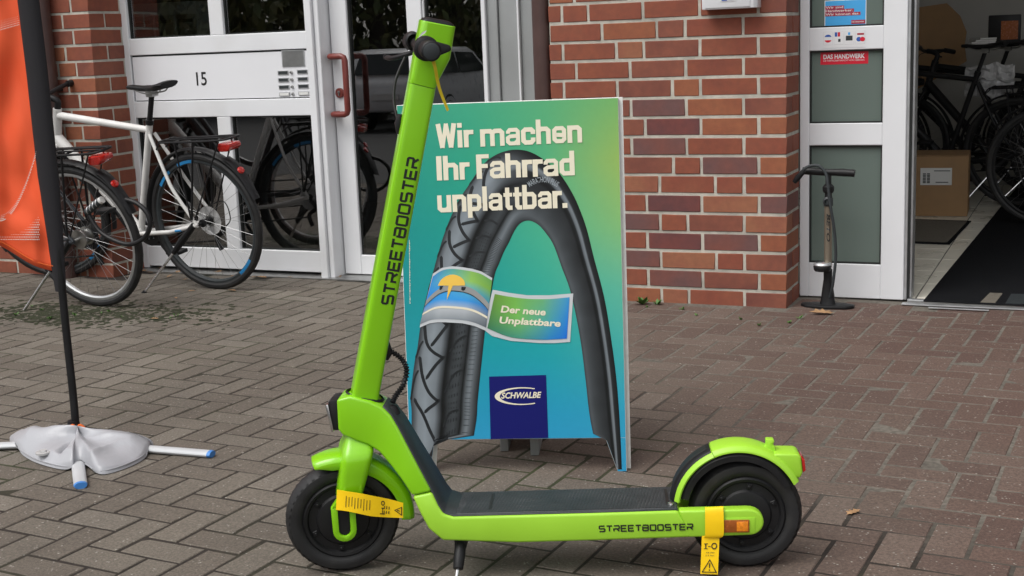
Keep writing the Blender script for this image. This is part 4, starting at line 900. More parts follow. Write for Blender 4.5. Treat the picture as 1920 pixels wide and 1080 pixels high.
# ================================================================== ADVERTISING BOARD
QX, QY, QA, QT, QW, QH = -1.1417, -2.2310, .32689, .09975, .6012, 1.0161
so2 = Vector((QX, QY, 0)); sU = Vector((math.cos(QA), math.sin(QA), 0)); sNv = Vector((-math.sin(QA), math.cos(QA), 0)); sV = Vector((0, 0, 1))*math.cos(QT)+sNv*math.sin(QT); sN = sU.cross(sV)
def BP(x, y): p = onplane(x, y, so2, sN)-so2; return (p.dot(sU), p.dot(sV))
def BL(x, b, l=0.): return Vector((x, b*math.sin(QT)-l*math.cos(QT), b*math.cos(QT)+l*math.sin(QT)))
board = thing('advertising_board', 'green and blue advertising board with a bicycle tyre picture, standing on the paving', 'sign', so2, QA)
cutL, cutR = BP(815, 826), BP(1135, 820); zc = (cutL[1]+cutR[1])/2; fiL, fiR = -QW+.058, BP(1158, 884)[0]
outline = [(-QW, 0), (fiL, 0), (cutL[0], zc), (cutR[0], zc), (fiR, 0), (0, 0), (0, QH), (-QW, QH)]
def plate(poly, l0, l1):
    mb = MB(); n = len(poly); mb.add([BL(x, b, l0) for x, b in poly]+[BL(x, b, l1) for x, b in poly], [tuple(range(n)), tuple(range(n, 2*n))[::-1]]+[(i, i+n, (i+1) % n+n, (i+1) % n) for i in range(n)]); return mb
M['boardedge'] = mat('white_board_edge', (.72, .72, .69), .6, var=.08, vscale=40)
M['boardback'] = mat('grey_board_back', (.3, .31, .31), .7, var=.1)
pl_ = plate(outline, -.010, 0).build('panel', 'boardedge', board, bevel=.001, seg=1)
# back panel, splayed
mb = MB(); n = 6; bo = [(-QW+.004, 0), (-QW+.062, 0), (cutL[0], zc+.01), (cutR[0], zc+.01), (fiR, 0), (.004, 0), (.004, QH), (-QW+.004, QH)]
BB = lambda x, b, l: Vector((x+.007, .012+b*math.sin(QT)+(QH-b)*.012+l, b*math.cos(QT)))
mb.add([BB(x, b, 0) for x, b in bo]+[BB(x, b, .008) for x, b in bo], [tuple(range(8)), tuple(range(8, 16))[::-1]]+[(i, i+8, (i+1) % 8+8, (i+1) % 8) for i in range(8)]); mb.build('back_panel', 'boardedge', board, bevel=.001, seg=1)
for x, y in ((946, 845), (1003, 853)):
    p = G(x, y); d = p-so2; xx, yy = d.dot(sU), d.dot(sNv); mb = MB(); mb.bb((xx-.012, yy-.004, 0), (xx+.012, yy+.2, .42)); mb.build('rear_strut', 'boardback', board, bevel=.001)
def vcolmesh(name, pts, ncol, nrow, fcol, m, parent):
    me = bpy.data.meshes.new(name); f = [(j*ncol+i, j*ncol+i+1, (j+1)*ncol+i+1, (j+1)*ncol+i) for j in range(nrow-1) for i in range(ncol-1)]
    me.from_pydata([tuple(p) for p in pts], [], f); at_ = me.color_attributes.new('Col', 'FLOAT_COLOR', 'POINT')
    at_.data.foreach_set('color', [q for c in fcol for q in (*c, 1)]); return link(name, me, m, parent)
M['print'] = mat_attr('printed_board', .5, grain=.015, spec=.25)
def bil(g, u, v):
    n = len(g)-1; m_ = len(g[0])-1; a = min(n-1e-6, max(0, v*n)); b = min(m_-1e-6, max(0, u*m_)); i, j = int(a), int(b); fa, fb = a-i, b-j
    c = [[Vector(g[i+p][j+q]) for q in (0, 1)] for p in (0, 1)]; return (c[0][0]*(1-fb)+c[0][1]*fb)*(1-fa)+(c[1][0]*(1-fb)+c[1][1]*fb)*fa
# background colours of the print, rows from top to bottom
BG = [[srgb(*[q*.94 for q in c]) for c in r] for r in (((60, 165, 140), (70, 178, 140), (95, 185, 130), (125, 188, 110)), ((40, 160, 145), (50, 172, 140), (90, 188, 135), (160, 196, 100)), ((30, 155, 150), (35, 168, 152), (80, 190, 150), (140, 200, 125)),
      ((30, 155, 160), (20, 165, 162), (60, 185, 165), (100, 195, 165)), ((35, 160, 175), (25, 165, 178), (30, 172, 180), (70, 185, 180)), ((45, 160, 195), (40, 160, 200), (40, 165, 205), (50, 170, 205)), ((60, 165, 215), (60, 165, 222), (55, 165, 220), (55, 165, 215)))]
def bgpatch(x0, x1, b0, b1, n1_, n2_):
    pts = []; co = []
    for j in range(n2_):
        for i in range(n1_):
            x = x0+(x1-x0)*i/(n1_-1); b = b0+(b1-b0)*j/(n2_-1); pts.append(BL(x, b, .0006)); co.append(bil(BG, (x+QW)/QW, 1-b/QH))
    return pts, co
ins = .0015
p_, c_ = bgpatch(-QW+ins, -ins, zc+.001, QH-ins, 20, 30); face = vcolmesh('printed_face', p_, 20, 30, c_, 'print', pl_)
for nm, (xa, xb, xa2, xb2) in {'l': (-QW+ins, fiL-.001, -QW+ins, cutL[0]-.001), 'r': (fiR+.001, -ins, cutR[0]+.001, -ins)}.items():
    pts = []; co = []
    for j in range(4):
        t = j/3; b = .001+(zc-.001)*t
        for i in range(4):
            x0, x1 = xa+(xa2-xa)*t, xb+(xb2-xb)*t; x = x0+(x1-x0)*i/3; pts.append(BL(x, b, .0006)); co.append(bil(BG, (x+QW)/QW, 1-b/QH))
    vcolmesh('printed_leg', pts, 4, 4, co, 'print', pl_)
# tyre picture: outer and inner outline of the arch, traced
OUT = [(770, 862), (772, 776), (770, 744), (777, 682), (783, 651), (790, 600), (800, 555), (813, 507), (823, 471), (834, 436), (847, 403), (863, 371), (879, 347), (902, 313), (925, 293), (951, 282.5), (977, 281), (999, 287), (1025, 303), (1048, 324), (1067, 351.5), (1083.6, 384), (1100, 429), (1113, 481), (1133, 558), (1146, 635.6), (1156, 713), (1162, 791), (1166, 880)]
INN = [(880, 862), (893, 790), (895.6, 752), (902, 690), (907, 643), (912, 600), (920, 555), (928, 513.6), (936, 494), (941, 481), (947, 468), (954, 455), (960, 442), (967, 429), (973, 421), (980, 416), (989, 413.5), (998, 415), (1009, 421), (1017, 429), (1025, 439), (1034, 452), (1041.5, 468), (1053, 500.6), (1070.6, 550), (1088, 635.6), (1098, 713), (1107.6, 791), (1128, 880)]
po = catmull([(*BP(*q), 0) for q in OUT], 6); pi = catmull([(*BP(*q), 0) for q in INN], 6); NT = len(po)
def TY(t, w_):
    a = max(0, min(NT-1.001, t*(NT-1))); i = int(a); fa = a-i; o_ = po[i].lerp(po[i+1], fa); n_ = pi[i].lerp(pi[i+1], fa); p = o_.lerp(n_, w_); return p.x, p.y
def legclip(x, b):     # keep the picture on the cut-out board
    if b >= zc: return x, b
    if x < -QW/2: k = max(0, b)/zc; m_ = fiL+(cutL[0]-fiL)*k-.0015; return min(max(x, -QW+ins), m_), max(b, .002)
    k = max(0, b)/zc; m_ = fiR+(cutR[0]-fiR)*k+.0015; return max(min(x, -ins), m_), max(b, .002)
def prof(keys, w_):
    for (a, ca), (b, cb) in zip(keys, keys[1:]):
        if a <= w_ <= b: t = (w_-a)/max(1e-6, b-a); return ca+(cb-ca)*t
    return keys[-1][1]
LK = [(0, 60), (.05, 95), (.1, 135), (.22, 150), (.36, 128), (.44, 62), (.47, 18), (.5, 26), (.56, 60), (.66, 72), (.73, 52), (.76, 16), (.79, 82), (.86, 132), (.93, 84), (1, 34)]
RK = [(0, 28), (.1, 40), (.16, 56), (.19, 155), (.26, 128), (.29, 40), (.36, 26), (.42, 50), (.62, 66), (.8, 84), (.93, 104), (1, 74)]
NW = 46; NTT = 220; pts = []; co = []
for j in range(NTT):
    t = j/(NTT-1); k = max(0, min(1, (t-.44)/.2)); k = k*k*(3-2*k)
    for i in range(NW):
        w_ = i/(NW-1); x, b = legclip(*TY(t, w_)); pts.append(BL(x, b, .0011)); gname = prof(LK, w_)*(1-k)+prof(RK, w_)*k
        g_ = (gname*(.98-.12*k)+6*mnoise(Vector((x*30, b*30, 0))))/255; gl = lin((max(0, g_*.93), max(0, g_*.99), max(0, g_*1.04))); co.append(gl)
tyre = vcolmesh('tyre_picture', pts, NW, NTT, co, 'print', face)
mb = MB(); f2 = lambda t, w_, l: BL(*legclip(*TY(t, w_)), l)
def groove(ctrl, wd, l=.0015):
    cp_ = catmull([(a, b, 0) for a, b in ctrl], 5); n = len(cp_); Lp = []; Rp = []
    Q = [Vector((*TY(p.x, p.y), 0)) for p in cp_]
    for i in range(n):
        d = (Q[min(n-1, i+1)]-Q[max(0, i-1)]).normalized(); nn = Vector((-d.y, d.x, 0))*wd/2*(1 if 0 < i < n-1 else .3); Lp.append(Q[i]+nn); Rp.append(Q[i]-nn)
    mb.add([BL(*legclip(p.x, p.y), l) for p in Lp]+[BL(*legclip(p.x, p.y), l) for p in Rp], [(i, i+n, i+1+n, i+1) for i in range(n-1)])
for k in range(9):
    t0 = .015+k*.052
    groove([(t0+.055, .06), (t0+.03, .13), (t0+.012, .26), (t0+.0, .42)], .0085); groove([(t0-.028, .2), (t0-.012, .32), (t0+.004, .44)], .0085)
    groove([(t0+.012, .5), (t0+.03, .6), (t0+.037, .73)], .0055)
    groove([(t0+.05, .005), (t0+.075, .03), (t0+.085, .075)], .005)
mb.build('tread_grooves', 'printblack', tyre, smooth=0)
mb = MB()
for k in range(60):
    t0 = .012+k*.0062; groove([(t0, .8), (t0+.0004, .9)], .0012, .0016)
for k in range(34):
    t0 = .02+k*.0105
    for w0 in (.57, .61, .65, .69): groove([(t0+(w0-.57)*.03, w0), (t0+.004+(w0-.57)*.03, w0)], .0022, .0016)
tag(mb.build('tread_texture', 'printblack', tyre, smooth=0), kind='stuff')
# letters along the arch
word = 'MARATHON PLUS'
cpa = catmull([(*BP(x, y), 0) for x, y in ((993, 351), (1004, 344.5), (1018, 341.5), (1032, 344), (1044, 351))], 20); tot = sum((cpa[i+1]-cpa[i]).length for i in range(len(cpa)-1))
def along(s_):
    acc = 0
    for i in range(len(cpa)-1):
        L = (cpa[i+1]-cpa[i]).length
        if acc+L >= s_: return cpa[i].lerp(cpa[i+1], (s_-acc)/L), (cpa[i+1]-cpa[i]).normalized()
        acc += L
    return cpa[-1], (cpa[-1]-cpa[-2]).normalized()
me = text_mesh(word, 1., .015); xs = [v.co.x for v in me.vertices]; xm_ = max(xs)
for v in me.vertices:
    p, d = along(v.co.x/xm_*tot); q = p+Vector((-d.y, d.x, 0))*(v.co.y*.021); v.co = BL(q.x, q.y, .0017)
link('tyre_lettering', me, 'printgrey', tyre)
# headline
bf = lambda x, b, l: BL(x, b, .002+l)
for s_, a, b in (('Wir machen', (818.5, 278.5), (1092, 267)), ('Ihr Fahrrad', (820, 338.6), (1078, 328.5)), ('unplattbar.', (821, 398.5), (1064.5, 389.5))):
    stroke_text('headline', s_, 'cream', face, bf, BP(*a), BP(*b), .0465)
# paper band round the tyre
def poly(name, pts_, l, m, parent):
    mb = MB(); q = [BP(*p) for p in pts_]; mb.add([BL(x, b, l) for x, b in q], [tuple(range(len(q)))]); return mb.build(name, m, parent, smooth=0)
M['bandgrey'] = mat('print_band_grey', srgb(200, 204, 208), .45, var=.05)
bt = [(812, 513), (829, 502), (848, 499), (868, 501), (886, 504), (903, 509), (923, 521)]; bb_ = [(787, 614), (806, 606), (820, 604), (837, 604), (868, 606), (890, 611), (911, 620)]
flagp = [(924, 543), (955, 549), (989, 553.5), (1030, 553.5), (1075, 550), (1069, 641), (1040, 643), (1012, 643), (958, 639), (923, 630), (905, 616)]
poly('band_flag_border', flagp, .0021, 'bandgrey', face); poly('band_border', bt+bb_[::-1], .0027, 'bandgrey', face)
GF = [[srgb(*c) for c in r] for r in (((110, 150, 60), (120, 185, 80), (110, 180, 120), (60, 150, 210)), ((90, 140, 70), (120, 190, 90), (80, 170, 160), (40, 130, 220)), ((60, 120, 80), (70, 150, 130), (40, 130, 200), (30, 110, 215)))]
tpF = catmull([(*BP(x, y), 0) for x, y in ((928, 551), (955, 556), (989, 560), (1030, 560.5), (1068, 557))], 6); btF = catmull([(*BP(x, y), 0) for x, y in ((914, 615), (958, 632), (1012, 636.5), (1040, 636), (1063, 634.5))], 6)
pts = []; co = []
for j in range(8):
    for i in range(len(tpF)): q = tpF[i].lerp(btF[i], j/7); pts.append(BL(q.x, q.y, .0033)); co.append(bil(GF, i/(len(tpF)-1), j/7))
vcolmesh('band_flag', pts, len(tpF), 8, co, 'print', face)
GB = [[srgb(*c) for c in r] for r in (((70, 140, 210), (90, 170, 160), (140, 190, 90), (100, 160, 90)), ((60, 150, 220), (110, 190, 190), (150, 200, 100), (120, 170, 70)), ((50, 140, 225), (70, 165, 230), (90, 180, 210), (80, 150, 150)), ((60, 150, 225), (60, 160, 235), (60, 155, 230), (60, 120, 180)), ((150, 160, 170), (190, 195, 200), (185, 190, 196), (120, 128, 136)), ((120, 128, 136), (150, 158, 165), (140, 148, 155), (90, 98, 106)))]
T2 = catmull([(*BP(x, y+5), 0) for x, y in bt], 4); B2 = catmull([(*BP(x+.5, y-6), 0) for x, y in bb_], 4); pts = []; co = []
for j in range(16):
    for i in range(len(T2)): q = T2[i].lerp(B2[i], j/15); pts.append(BL(q.x, q.y, .0033)); co.append(bil(GB, i/(len(T2)-1), j/15))
vcolmesh('band_picture', pts, len(T2), 16, co, 'print', face)
def BQ(u, v): i = u*(len(T2)-1.001); k = int(i); return T2[k].lerp(T2[k+1], i-k).lerp(B2[k].lerp(B2[k+1], i-k), v)
def bandpoly(name, q, l, m):
    mb = MB(); mb.add([BL(p.x, p.y, l) for p in (BQ(u, v) for u, v in q)], [tuple(range(len(q)))]); mb.build(name, m, face, smooth=0)
def bstrip(v0, v1, bend, l, m, name='band_stripe'):
    mb = MB(); n = 20; P1 = [BQ(i/n, v0+bend*(2*i/n-1)**2) for i in range(n+1)]; P2 = [BQ(i/n, v1+bend*(2*i/n-1)**2) for i in range(n+1)]
    mb.add([BL(p.x, p.y, l) for p in P1+P2], [(i, i+n+1, i+n+2, i+1) for i in range(n)]); mb.build(name, m, face, smooth=0)
M['tackyellow'] = mat('print_tack_yellow', srgb(245, 200, 85), .45, var=.05)
bstrip(.3, .42, .2, .0038, 'boardback'); bstrip(.735, .78, .03, .0038, 'cream'); bstrip(.42, .435, .2, .0041, 'printblack')
bandpoly('tack_head', [(.38+.22*math.cos(rad(a)), .3-.19*math.sin(rad(a))) for a in range(0, 181, 15)], .0044, 'tackyellow'); bandpoly('tack_pin', [(.35, .3), (.43, .3), (.405, .62)], .0046, 'tackyellow')
for u in (.2, .56): bandpoly('stud', [(u, .33), (u+.06, .33), (u+.055, .39), (u+.03, .41), (u+.005, .39)], .0043, 'printblack')
text_on('flag_lettering', 'Der neue', 'cream', face, bf, BP(939, 585), BP(1023, 591), .0185, .03, .12, .002)
text_on('flag_lettering', 'Unplattbare', 'cream', face, bf, BP(936.5, 605.5), BP(1051, 612), .0185, .03, .12, .002)
# navy logo field
nv = poly('logo_field', [(917, 706), (1024, 703), (1028, 820.8), (920, 823.3)], .0014, 'navy', face)
text_on('logo_lettering', 'SCHWALBE', 'cream', nv, bf, BP(940, 746.8), BP(1015.5, 745.2), .0165, .028, .25, .0005)
cA, cB = BP(1017, 728.5), BP(1011, 757); cx0, cz0 = BP(985, 743); rx_ = BP(1017, 743)[0]-BP(925.5, 743)[0]; mb = MB(); n = 40; o_ = []; i_ = []
for k in range(n+1):
    a = rad(60+240*k/n); ca, sa = math.cos(a), math.sin(a); x = BP(978, 743)[0]; z = BP(978, 742.5)[1]
    o_.append((x+.074*ca*(1 if ca < 0 else 1.02), z+.0245*sa)); i_.append((x+.004+.064*ca, z+.0215*sa))
mb.add([BL(*p, .0022) for p in o_+i_], [(k, k+1, n+2+k, n+1+k) for k in range(n)]); mb.build('logo_swoosh', 'cream', nv, smooth=0)
mb = MB()
for k in range(40):
    x, b = BP(767+.03*k, 450+3*k); wv = .0012+.0014*R.random(); mb.add([BL(x, b, .0012), BL(x+wv, b, .0012), BL(x+wv, b-.003, .0012), BL(x, b-.003, .0012)], [(0, 1, 2, 3)])
tag(mb.build('small_print', 'cream', face, smooth=0), kind='stuff')

# ================================================================== BICYCLES (local x forward, y to the rider's left, z up)
def sub(name, parent):
    o = bpy.data.objects.new(name, None); COL.objects.link(o); o.parent = parent; o.empty_display_size = .05; return o
def make_bike(label, paint, group=None, decals=None, stepover=False, rim='darkgrey', spoke_seed=1, drum=False, WB=1.1, r=.35, bars=True, steer_a=0.):
    b = thing('bicycle', label, 'bicycle', (0, 0, 0), 0, group)
    def wheel(cx, T=None):
        w_ = sub('wheel', b); tr_ = r-.019
        mb = MB(T); n = 10; mb.tube([(cx+tr_*math.cos(a), 0, r+tr_*math.sin(a)) for a in (2*math.pi*k/56 for k in range(56))], .019, n, closed=True); mb.build('tyre', 'rubber', w_)
        mb = MB(T); mb.lathe([(r-.033, -.011), (r-.045, -.012), (r-.052, -.006), (r-.052, .006), (r-.045, .012), (r-.033, .011)], (cx, 0, r), 'Y', 56, closed=True); mb.build('rim', rim, w_)
        mb = MB(T)
        for k in range(32):
            a = 2*math.pi*k/32; s_ = 1 if k % 2 else -1; a2 = a+(.9 if (k//2) % 2 else -.9)
            mb.tube([(cx+.024*math.cos(a2), s_*.028, r+.024*math.sin(a2)), (cx+(r-.05)*math.cos(a), 0, r+(r-.05)*math.sin(a))], .0009, 4, cap=False)
        tag(mb.build('spokes', 'spoke', w_), kind='stuff')
        rr = .045 if drum and cx < .5 else .02
        mb = MB(T); mb.lathe([(0, -.06), (.008, -.06), (.008, -.034), (rr, -.032), (rr, -.02), (rr*.75, -.018), (rr*.75, .018), (rr, .02), (rr, .032), (.008, .034), (.008, .06), (0, .06)], (cx, 0, r), 'Y', 20); mb.build('hub', 'steel' if drum else 'black', w_)
        if decals:
            for a0 in (math.pi*.2, math.pi*.38, math.pi*1.2):
                mb = MB(T)
                mb.lathe([(r-.030, -.0125), (r-.030, .0125), (r-.040, .0138), (r-.048, .0135), (r-.048, -.0135), (r-.040, -.0138)], (cx, 0, r), 'Y', 8, a0, a0+.34, closed=True); mb.build('rim_decal', decals, w_, smooth=0)
        # mudguard
        mb = MB(T); lo, hi = (rad(22), rad(168)) if cx < .5 else (rad(10), rad(140))
        if cx < .5: lo, hi = rad(30), rad(205); mb.lathe([(r+.018, -.026), (r+.027, -.014), (r+.029, 0), (r+.027, .014), (r+.018, .026), (r+.016, .024), (r+.025, .012), (r+.027, 0), (r+.025, -.012), (r+.016, -.024)], (cx, 0, r), 'Y', 30, math.pi-hi+rad(25), math.pi-lo+rad(10), closed=True)
        else: mb.lathe([(r+.018, -.024), (r+.027, -.012), (r+.028, 0), (r+.027, .012), (r+.018, .024), (r+.016, .022), (r+.025, 0), (r+.016, -.022)], (cx, 0, r), 'Y', 30, rad(35), rad(195), closed=True)
        mb.build('mudguard', 'black', w_)
        return w_
    rw = wheel(0.)
    hb_, ht = Vector((.935, 0, .755)), Vector((.888, 0, .915)); ha = (ht-hb_).normalized()
    Mr = Matrix.Rotation(steer_a, 4, ha); TS = lambda p: hb_+(Mr @ (Vector(p)-hb_))
    wheel(WB, TS)
    bbk, sc_ = Vector((.455, 0, .285)), Vector((.268, 0, .825)); ax_ = Vector((0, 0, r))
    fr = sub('frame', b)
    def tb(name, pts, rr, T=None, m=paint, par=fr, n=12, fl=1.): mb = MB(T); mb.tube(pts, rr, n, fl); return mb.build(name, m, par)
    tb('head_tube', [hb_-ha*.01, ht+ha*.012], .0235)
    if not stepover: tb('top_tube', [ht-ha*.025, sc_+Vector((0, 0, -.012))], [.021, .017])
    else: tb('top_tube', catmull([ht-ha*.06, (.7, 0, .62), (.5, 0, .5), (.365, 0, .5)], 6), .018)
    tb('down_tube', [hb_+ha*.02, bbk], [.031, .026]); tb('seat_tube', [bbk, sc_+(sc_-bbk).normalized()*.03], .0175)
    tb('bottom_bracket', [bbk+Vector((0, -.036, 0)), bbk+Vector((0, .036, 0))], .023)
    for s_ in (-1, 1):
        tb('chain_stay', [bbk+Vector((-.02, s_*.03, -.005)), Vector((.2, s_*.055, r-.045)), ax_+Vector((0, s_*.066, 0))], .0115)
        tb('seat_stay', catmull([sc_+Vector((-.01, s_*.018, -.03)), Vector((.165, s_*.05, .6)), Vector((.115, s_*.062, .51)), ax_+Vector((.0, s_*.068, 0))], 6), .009)
        tb('fork_blade', catmull([hb_+Vector((.0, s_*.03, -.03)), Vector((1.0, s_*.05, .6)), Vector((1.075, s_*.052, .42)), Vector((WB, s_*.052, r))], 6), [.014]*8+[.011]*11, TS, paint)
    tb('fork_crown', [hb_+Vector((0, -.045, -.022)), hb_+Vector((0, .045, -.022))], .016, TS)
    if decals: tb('frame_decal', [Vector((.15, .0685, r-.035)), Vector((.11, .069, r-.03))], .006, None, decals)
    # seat
    d = (sc_-bbk).normalized(); st_ = sc_+d*.18
    tb('seat_post', [sc_, st_], .0135, None, 'black', b); tb('seat_clamp', [sc_+d*.018, sc_+d*.042], .021, None, 'black', b)
    sd_ = sub('saddle', b); ox, oz = st_.x, st_.z+.035
    secs = [(-.125, .062, .02, .012), (-.1, .072, .022, .012), (-.05, .055, .02, .0), (.0, .034, .019, -.006), (.06, .024, .018, -.006), (.12, .02, .016, .0), (.15, .014, .012, .0)]
    mb = MB(); v = []; n = 14
    for x, wy, hz, dz in secs:
        for j in range(n):
            a = 2*math.pi*j/n; z = math.sin(a); v.append((ox+x, wy*math.cos(a), oz+dz+(z*hz*.55 if z > 0 else z*hz*1.1)))
    f = [(i*n+j, i*n+(j+1) % n, (i+1)*n+(j+1) % n, (i+1)*n+j) for i in range(len(secs)-1) for j in range(n)]+[tuple(range(n))[::-1], tuple(range((len(secs)-1)*n, len(secs)*n))]
    mb.add(v, f); mb.build('saddle_shell', 'black', sd_, smooth=60)
    mb = MB()
    for s_ in (-1, 1): mb.tube(catmull([(ox-.09, s_*.025, oz-.01), (ox-.06, s_*.022, oz-.03), (ox+.03, s_*.02, oz-.032), (ox+.11, s_*.012, oz-.012)], 5), .0035, 6)
    mb.box((ox, 0, oz-.035), (.04, .045, .03)); mb.build('saddle_rails', 'steel', sd_)
    # bars
    if bars:
        tp = ht+ha*.05; sm = tp+Vector((.075, 0, .03))
        tb('stem', catmull([ht+ha*.012, tp, tp+Vector((.03, 0, .022)), sm], 5), .017, TS, 'black', b)
        tb('handlebar', catmull([sm+Vector((-.06, -.3, .005)), sm+Vector((-.035, -.2, .012)), sm+Vector((0, -.06, 0)), sm, sm+Vector((0, .06, 0)), sm+Vector((-.035, .2, .012)), sm+Vector((-.06, .3, .005))], 5), .0115, TS, 'black', b)
        for s_ in (-1, 1):
            tb('grip', [sm+Vector((-.062, s_*.305, .005)), sm+Vector((-.04, s_*.205, .012))], .017, TS, 'black', b)
            tb('brake_lever', catmull([sm+Vector((-.03, s_*.19, .005)), sm+Vector((.02, s_*.2, -.015)), sm+Vector((.015, s_*.28, -.03))], 5), .006, TS, 'black', b)
            tb('cable', catmull([sm+Vector((.0, s_*.17, .0)), sm+Vector((.09, s_*.09, -.02)), sm+Vector((.06, s_*.02, -.13)), hb_+Vector((.03, s_*.01, .02))], 6), .0025, TS, 'black', b, 6)
        mb = MB(TS); hl = hb_+Vector((.06, 0, .03)); mb.lathe([(0, .03), (.026, .028), (.03, .02), (.022, -.03), (0, -.035)], hl, 'X', 18); mb.build('headlight', 'black', b)
    # drive train
    cr = sub('crankset', b); mb = MB(); mb.lathe([(.06, -.052), (.088, -.052), (.09, -.05), (.088, -.048), (.06, -.048)], bbk, 'Y', 40, closed=True)
    for k in range(5): a = 2*math.pi*k/5; mb.tube([bbk+Vector((0, -.05, 0)), bbk+Vector((.062*math.cos(a), -.05, .062*math.sin(a)))], .007, 6)
    mb.build('chainring', 'black', cr)
    for s_, a in ((-1, rad(-125)), (1, rad(55))):
        e = bbk+Vector((.17*math.cos(a), s_*.068, .17*math.sin(a))); mb = MB(); mb.tube([bbk+Vector((0, s_*.06, 0)), e], [.012, .009], 8); mb.build('crank_arm', 'black', cr)
        mb = MB(); mb.box(e+Vector((0, s_*.055, 0)), (.09, .075, .02)); pd = mb.build('pedal', 'black', cr, bevel=.004)
        mb = MB(); mb.box(e+Vector((.046, s_*.055, 0)), (.003, .05, .01)); mb.build('pedal_reflector', 'amber', pd)
    mb = MB(); mb.lathe([(.018, -.045), (.05, -.045), (.05, -.043), (.038, -.036), (.026, -.03), (.018, -.03)], ax_, 'Y', 28); mb.build('cassette', 'steel', cr)
    mb = MB(); mb.lathe([(.03, -.028), (.072, -.026), (.074, -.025)], ax_, 'Y', 36); mb.build('spoke_guard', 'sheet' if decals else 'black', cr)
    mb = MB()
    for s_ in (1, -1): mb.tube([bbk+Vector((0, -.05, s_*.088)), ax_+Vector((0, -.045, s_*.045 if s_ > 0 else -.11))], .0045, 6)
    mb.build('chain', 'black', cr)
    mb = MB(); mb.tube(catmull([ax_+Vector((-.01, -.055, -.02)), ax_+Vector((-.045, -.06, -.06)), ax_+Vector((.0, -.055, -.1)), ax_+Vector((-.02, -.055, -.16))], 5), .012, 8); mb.tube(catmull([ax_+Vector((-.045, -.06, -.05)), ax_+Vector((-.1, -.065, .0)), ax_+Vector((-.07, -.068, .09)), ax_+Vector((.06, -.068, .05))], 6), .003, 6); mb.build('derailleur', 'black', cr)
    # rack
    rk = sub('rear_rack', b); zr = .765; mb = MB()
    mb.tube(catmull([(.17, -.055, zr-.005), (.0, -.062, zr), (-.2, -.062, zr+.008), (-.262, -.045, zr+.012), (-.275, 0, zr+.014), (-.262, .045, zr+.012), (-.2, .062, zr+.008), (.0, .062, zr), (.17, .055, zr-.005)], 5), .0055, 8)
    for y in (-.022, .022): mb.tube([(.17, y, zr+.0), (-.27, y, zr+.016)], .0045, 6)
    for x in (.165, .06, -.06, -.18): mb.tube([(x, -.06, zr), (x, .06, zr)], .0045, 6)
    for s_ in (-1, 1): mb.tube([(.17, s_*.05, zr), (.22, s_*.03, zr-.05)], .004, 6)
    mb.build('platform', 'black', rk)
    for s_ in (-1, 1):
        mb = MB(); mb.tube([(-.06, s_*.064, zr), (.02, s_*.076, r+.03)], .0055, 8); mb.tube([(.06, s_*.064, zr), (.025, s_*.076, r+.03)], .0045, 8); mb.tube([(-.21, s_*.05, zr), (.0, s_*.076, r+.03)], .004, 8); mb.build('rack_leg', 'black', rk)
    mb = MB(); mb.prism([(-.262, zr-.012), (-.19, zr-.012), (-.185, zr-.03), (-.2, zr-.052), (-.25, zr-.05), (-.27, zr-.03)], -.045, .045); mb.build('tail_light', 'redlens', b, bevel=.006)
    mb = MB(); mb.lathe([(0, .012), (.016, .01), (.02, 0)], (0, 0, 0), 'Z', 16); mb.v = [Matrix.Rotation(rad(-55), 3, 'Y') @ p + Vector((-.275, 0, r+.265)) for p in mb.v]; mb.build('reflector', 'redlens', b)
    mb = MB(); mb.tube(catmull([(-.2, 0, r+.325), (-.25, 0, r+.29), (-.31, 0, r+.2), (-.335, 0, r+.13)], 5), .03, 8, .25, upv=(1, 0, 1)); mb.build('mudguard_tip', 'black', b)
    # kickstand on the left
    mb = MB(); k0 = Vector((.11, .075, r-.08)); mb.tube([ax_+Vector((.02, .07, 0)), k0, k0+Vector((.05, .025, -.06))], [.016, .02, .014], 10); ks = mb.build('kickstand', 'black', b)
    ft = Vector((.3, .205, .028)); mb = MB(); mb.tube([k0+Vector((.05, .025, -.06)), ft], .0065, 8); mb.build('kickstand_leg', 'chrome', ks); mb = MB(); mb.tube([ft+(ft-k0).normalized()*-.01, ft+(ft-k0).normalized()*.03], [.011, .013], 8); mb.build('kickstand_foot', 'black', ks)
    return b
def place(b, x, y, az, lean, z=0.):
    b.rotation_mode = 'XYZ'; b.matrix_world = Matrix.Translation((x, y, z)) @ Matrix.Rotation(az, 4, 'Z') @ Matrix.Rotation(-lean, 4, 'X')
wb_ = make_bike('white bicycle with black rack and saddle leaning beside the number 15 entrance', 'bikewhite', decals='bikeblue', steer_a=rad(20))
place(wb_, -4.022, -.168, rad(174.75), rad(7.2))
db_ = make_bike('dark bicycle with silver rims and a cable lock, half hidden by the orange flag', 'bikedark', rim='alu', drum=True, stepover=True)
place(db_, -4.336, -.669, rad(177.05), rad(11.1))
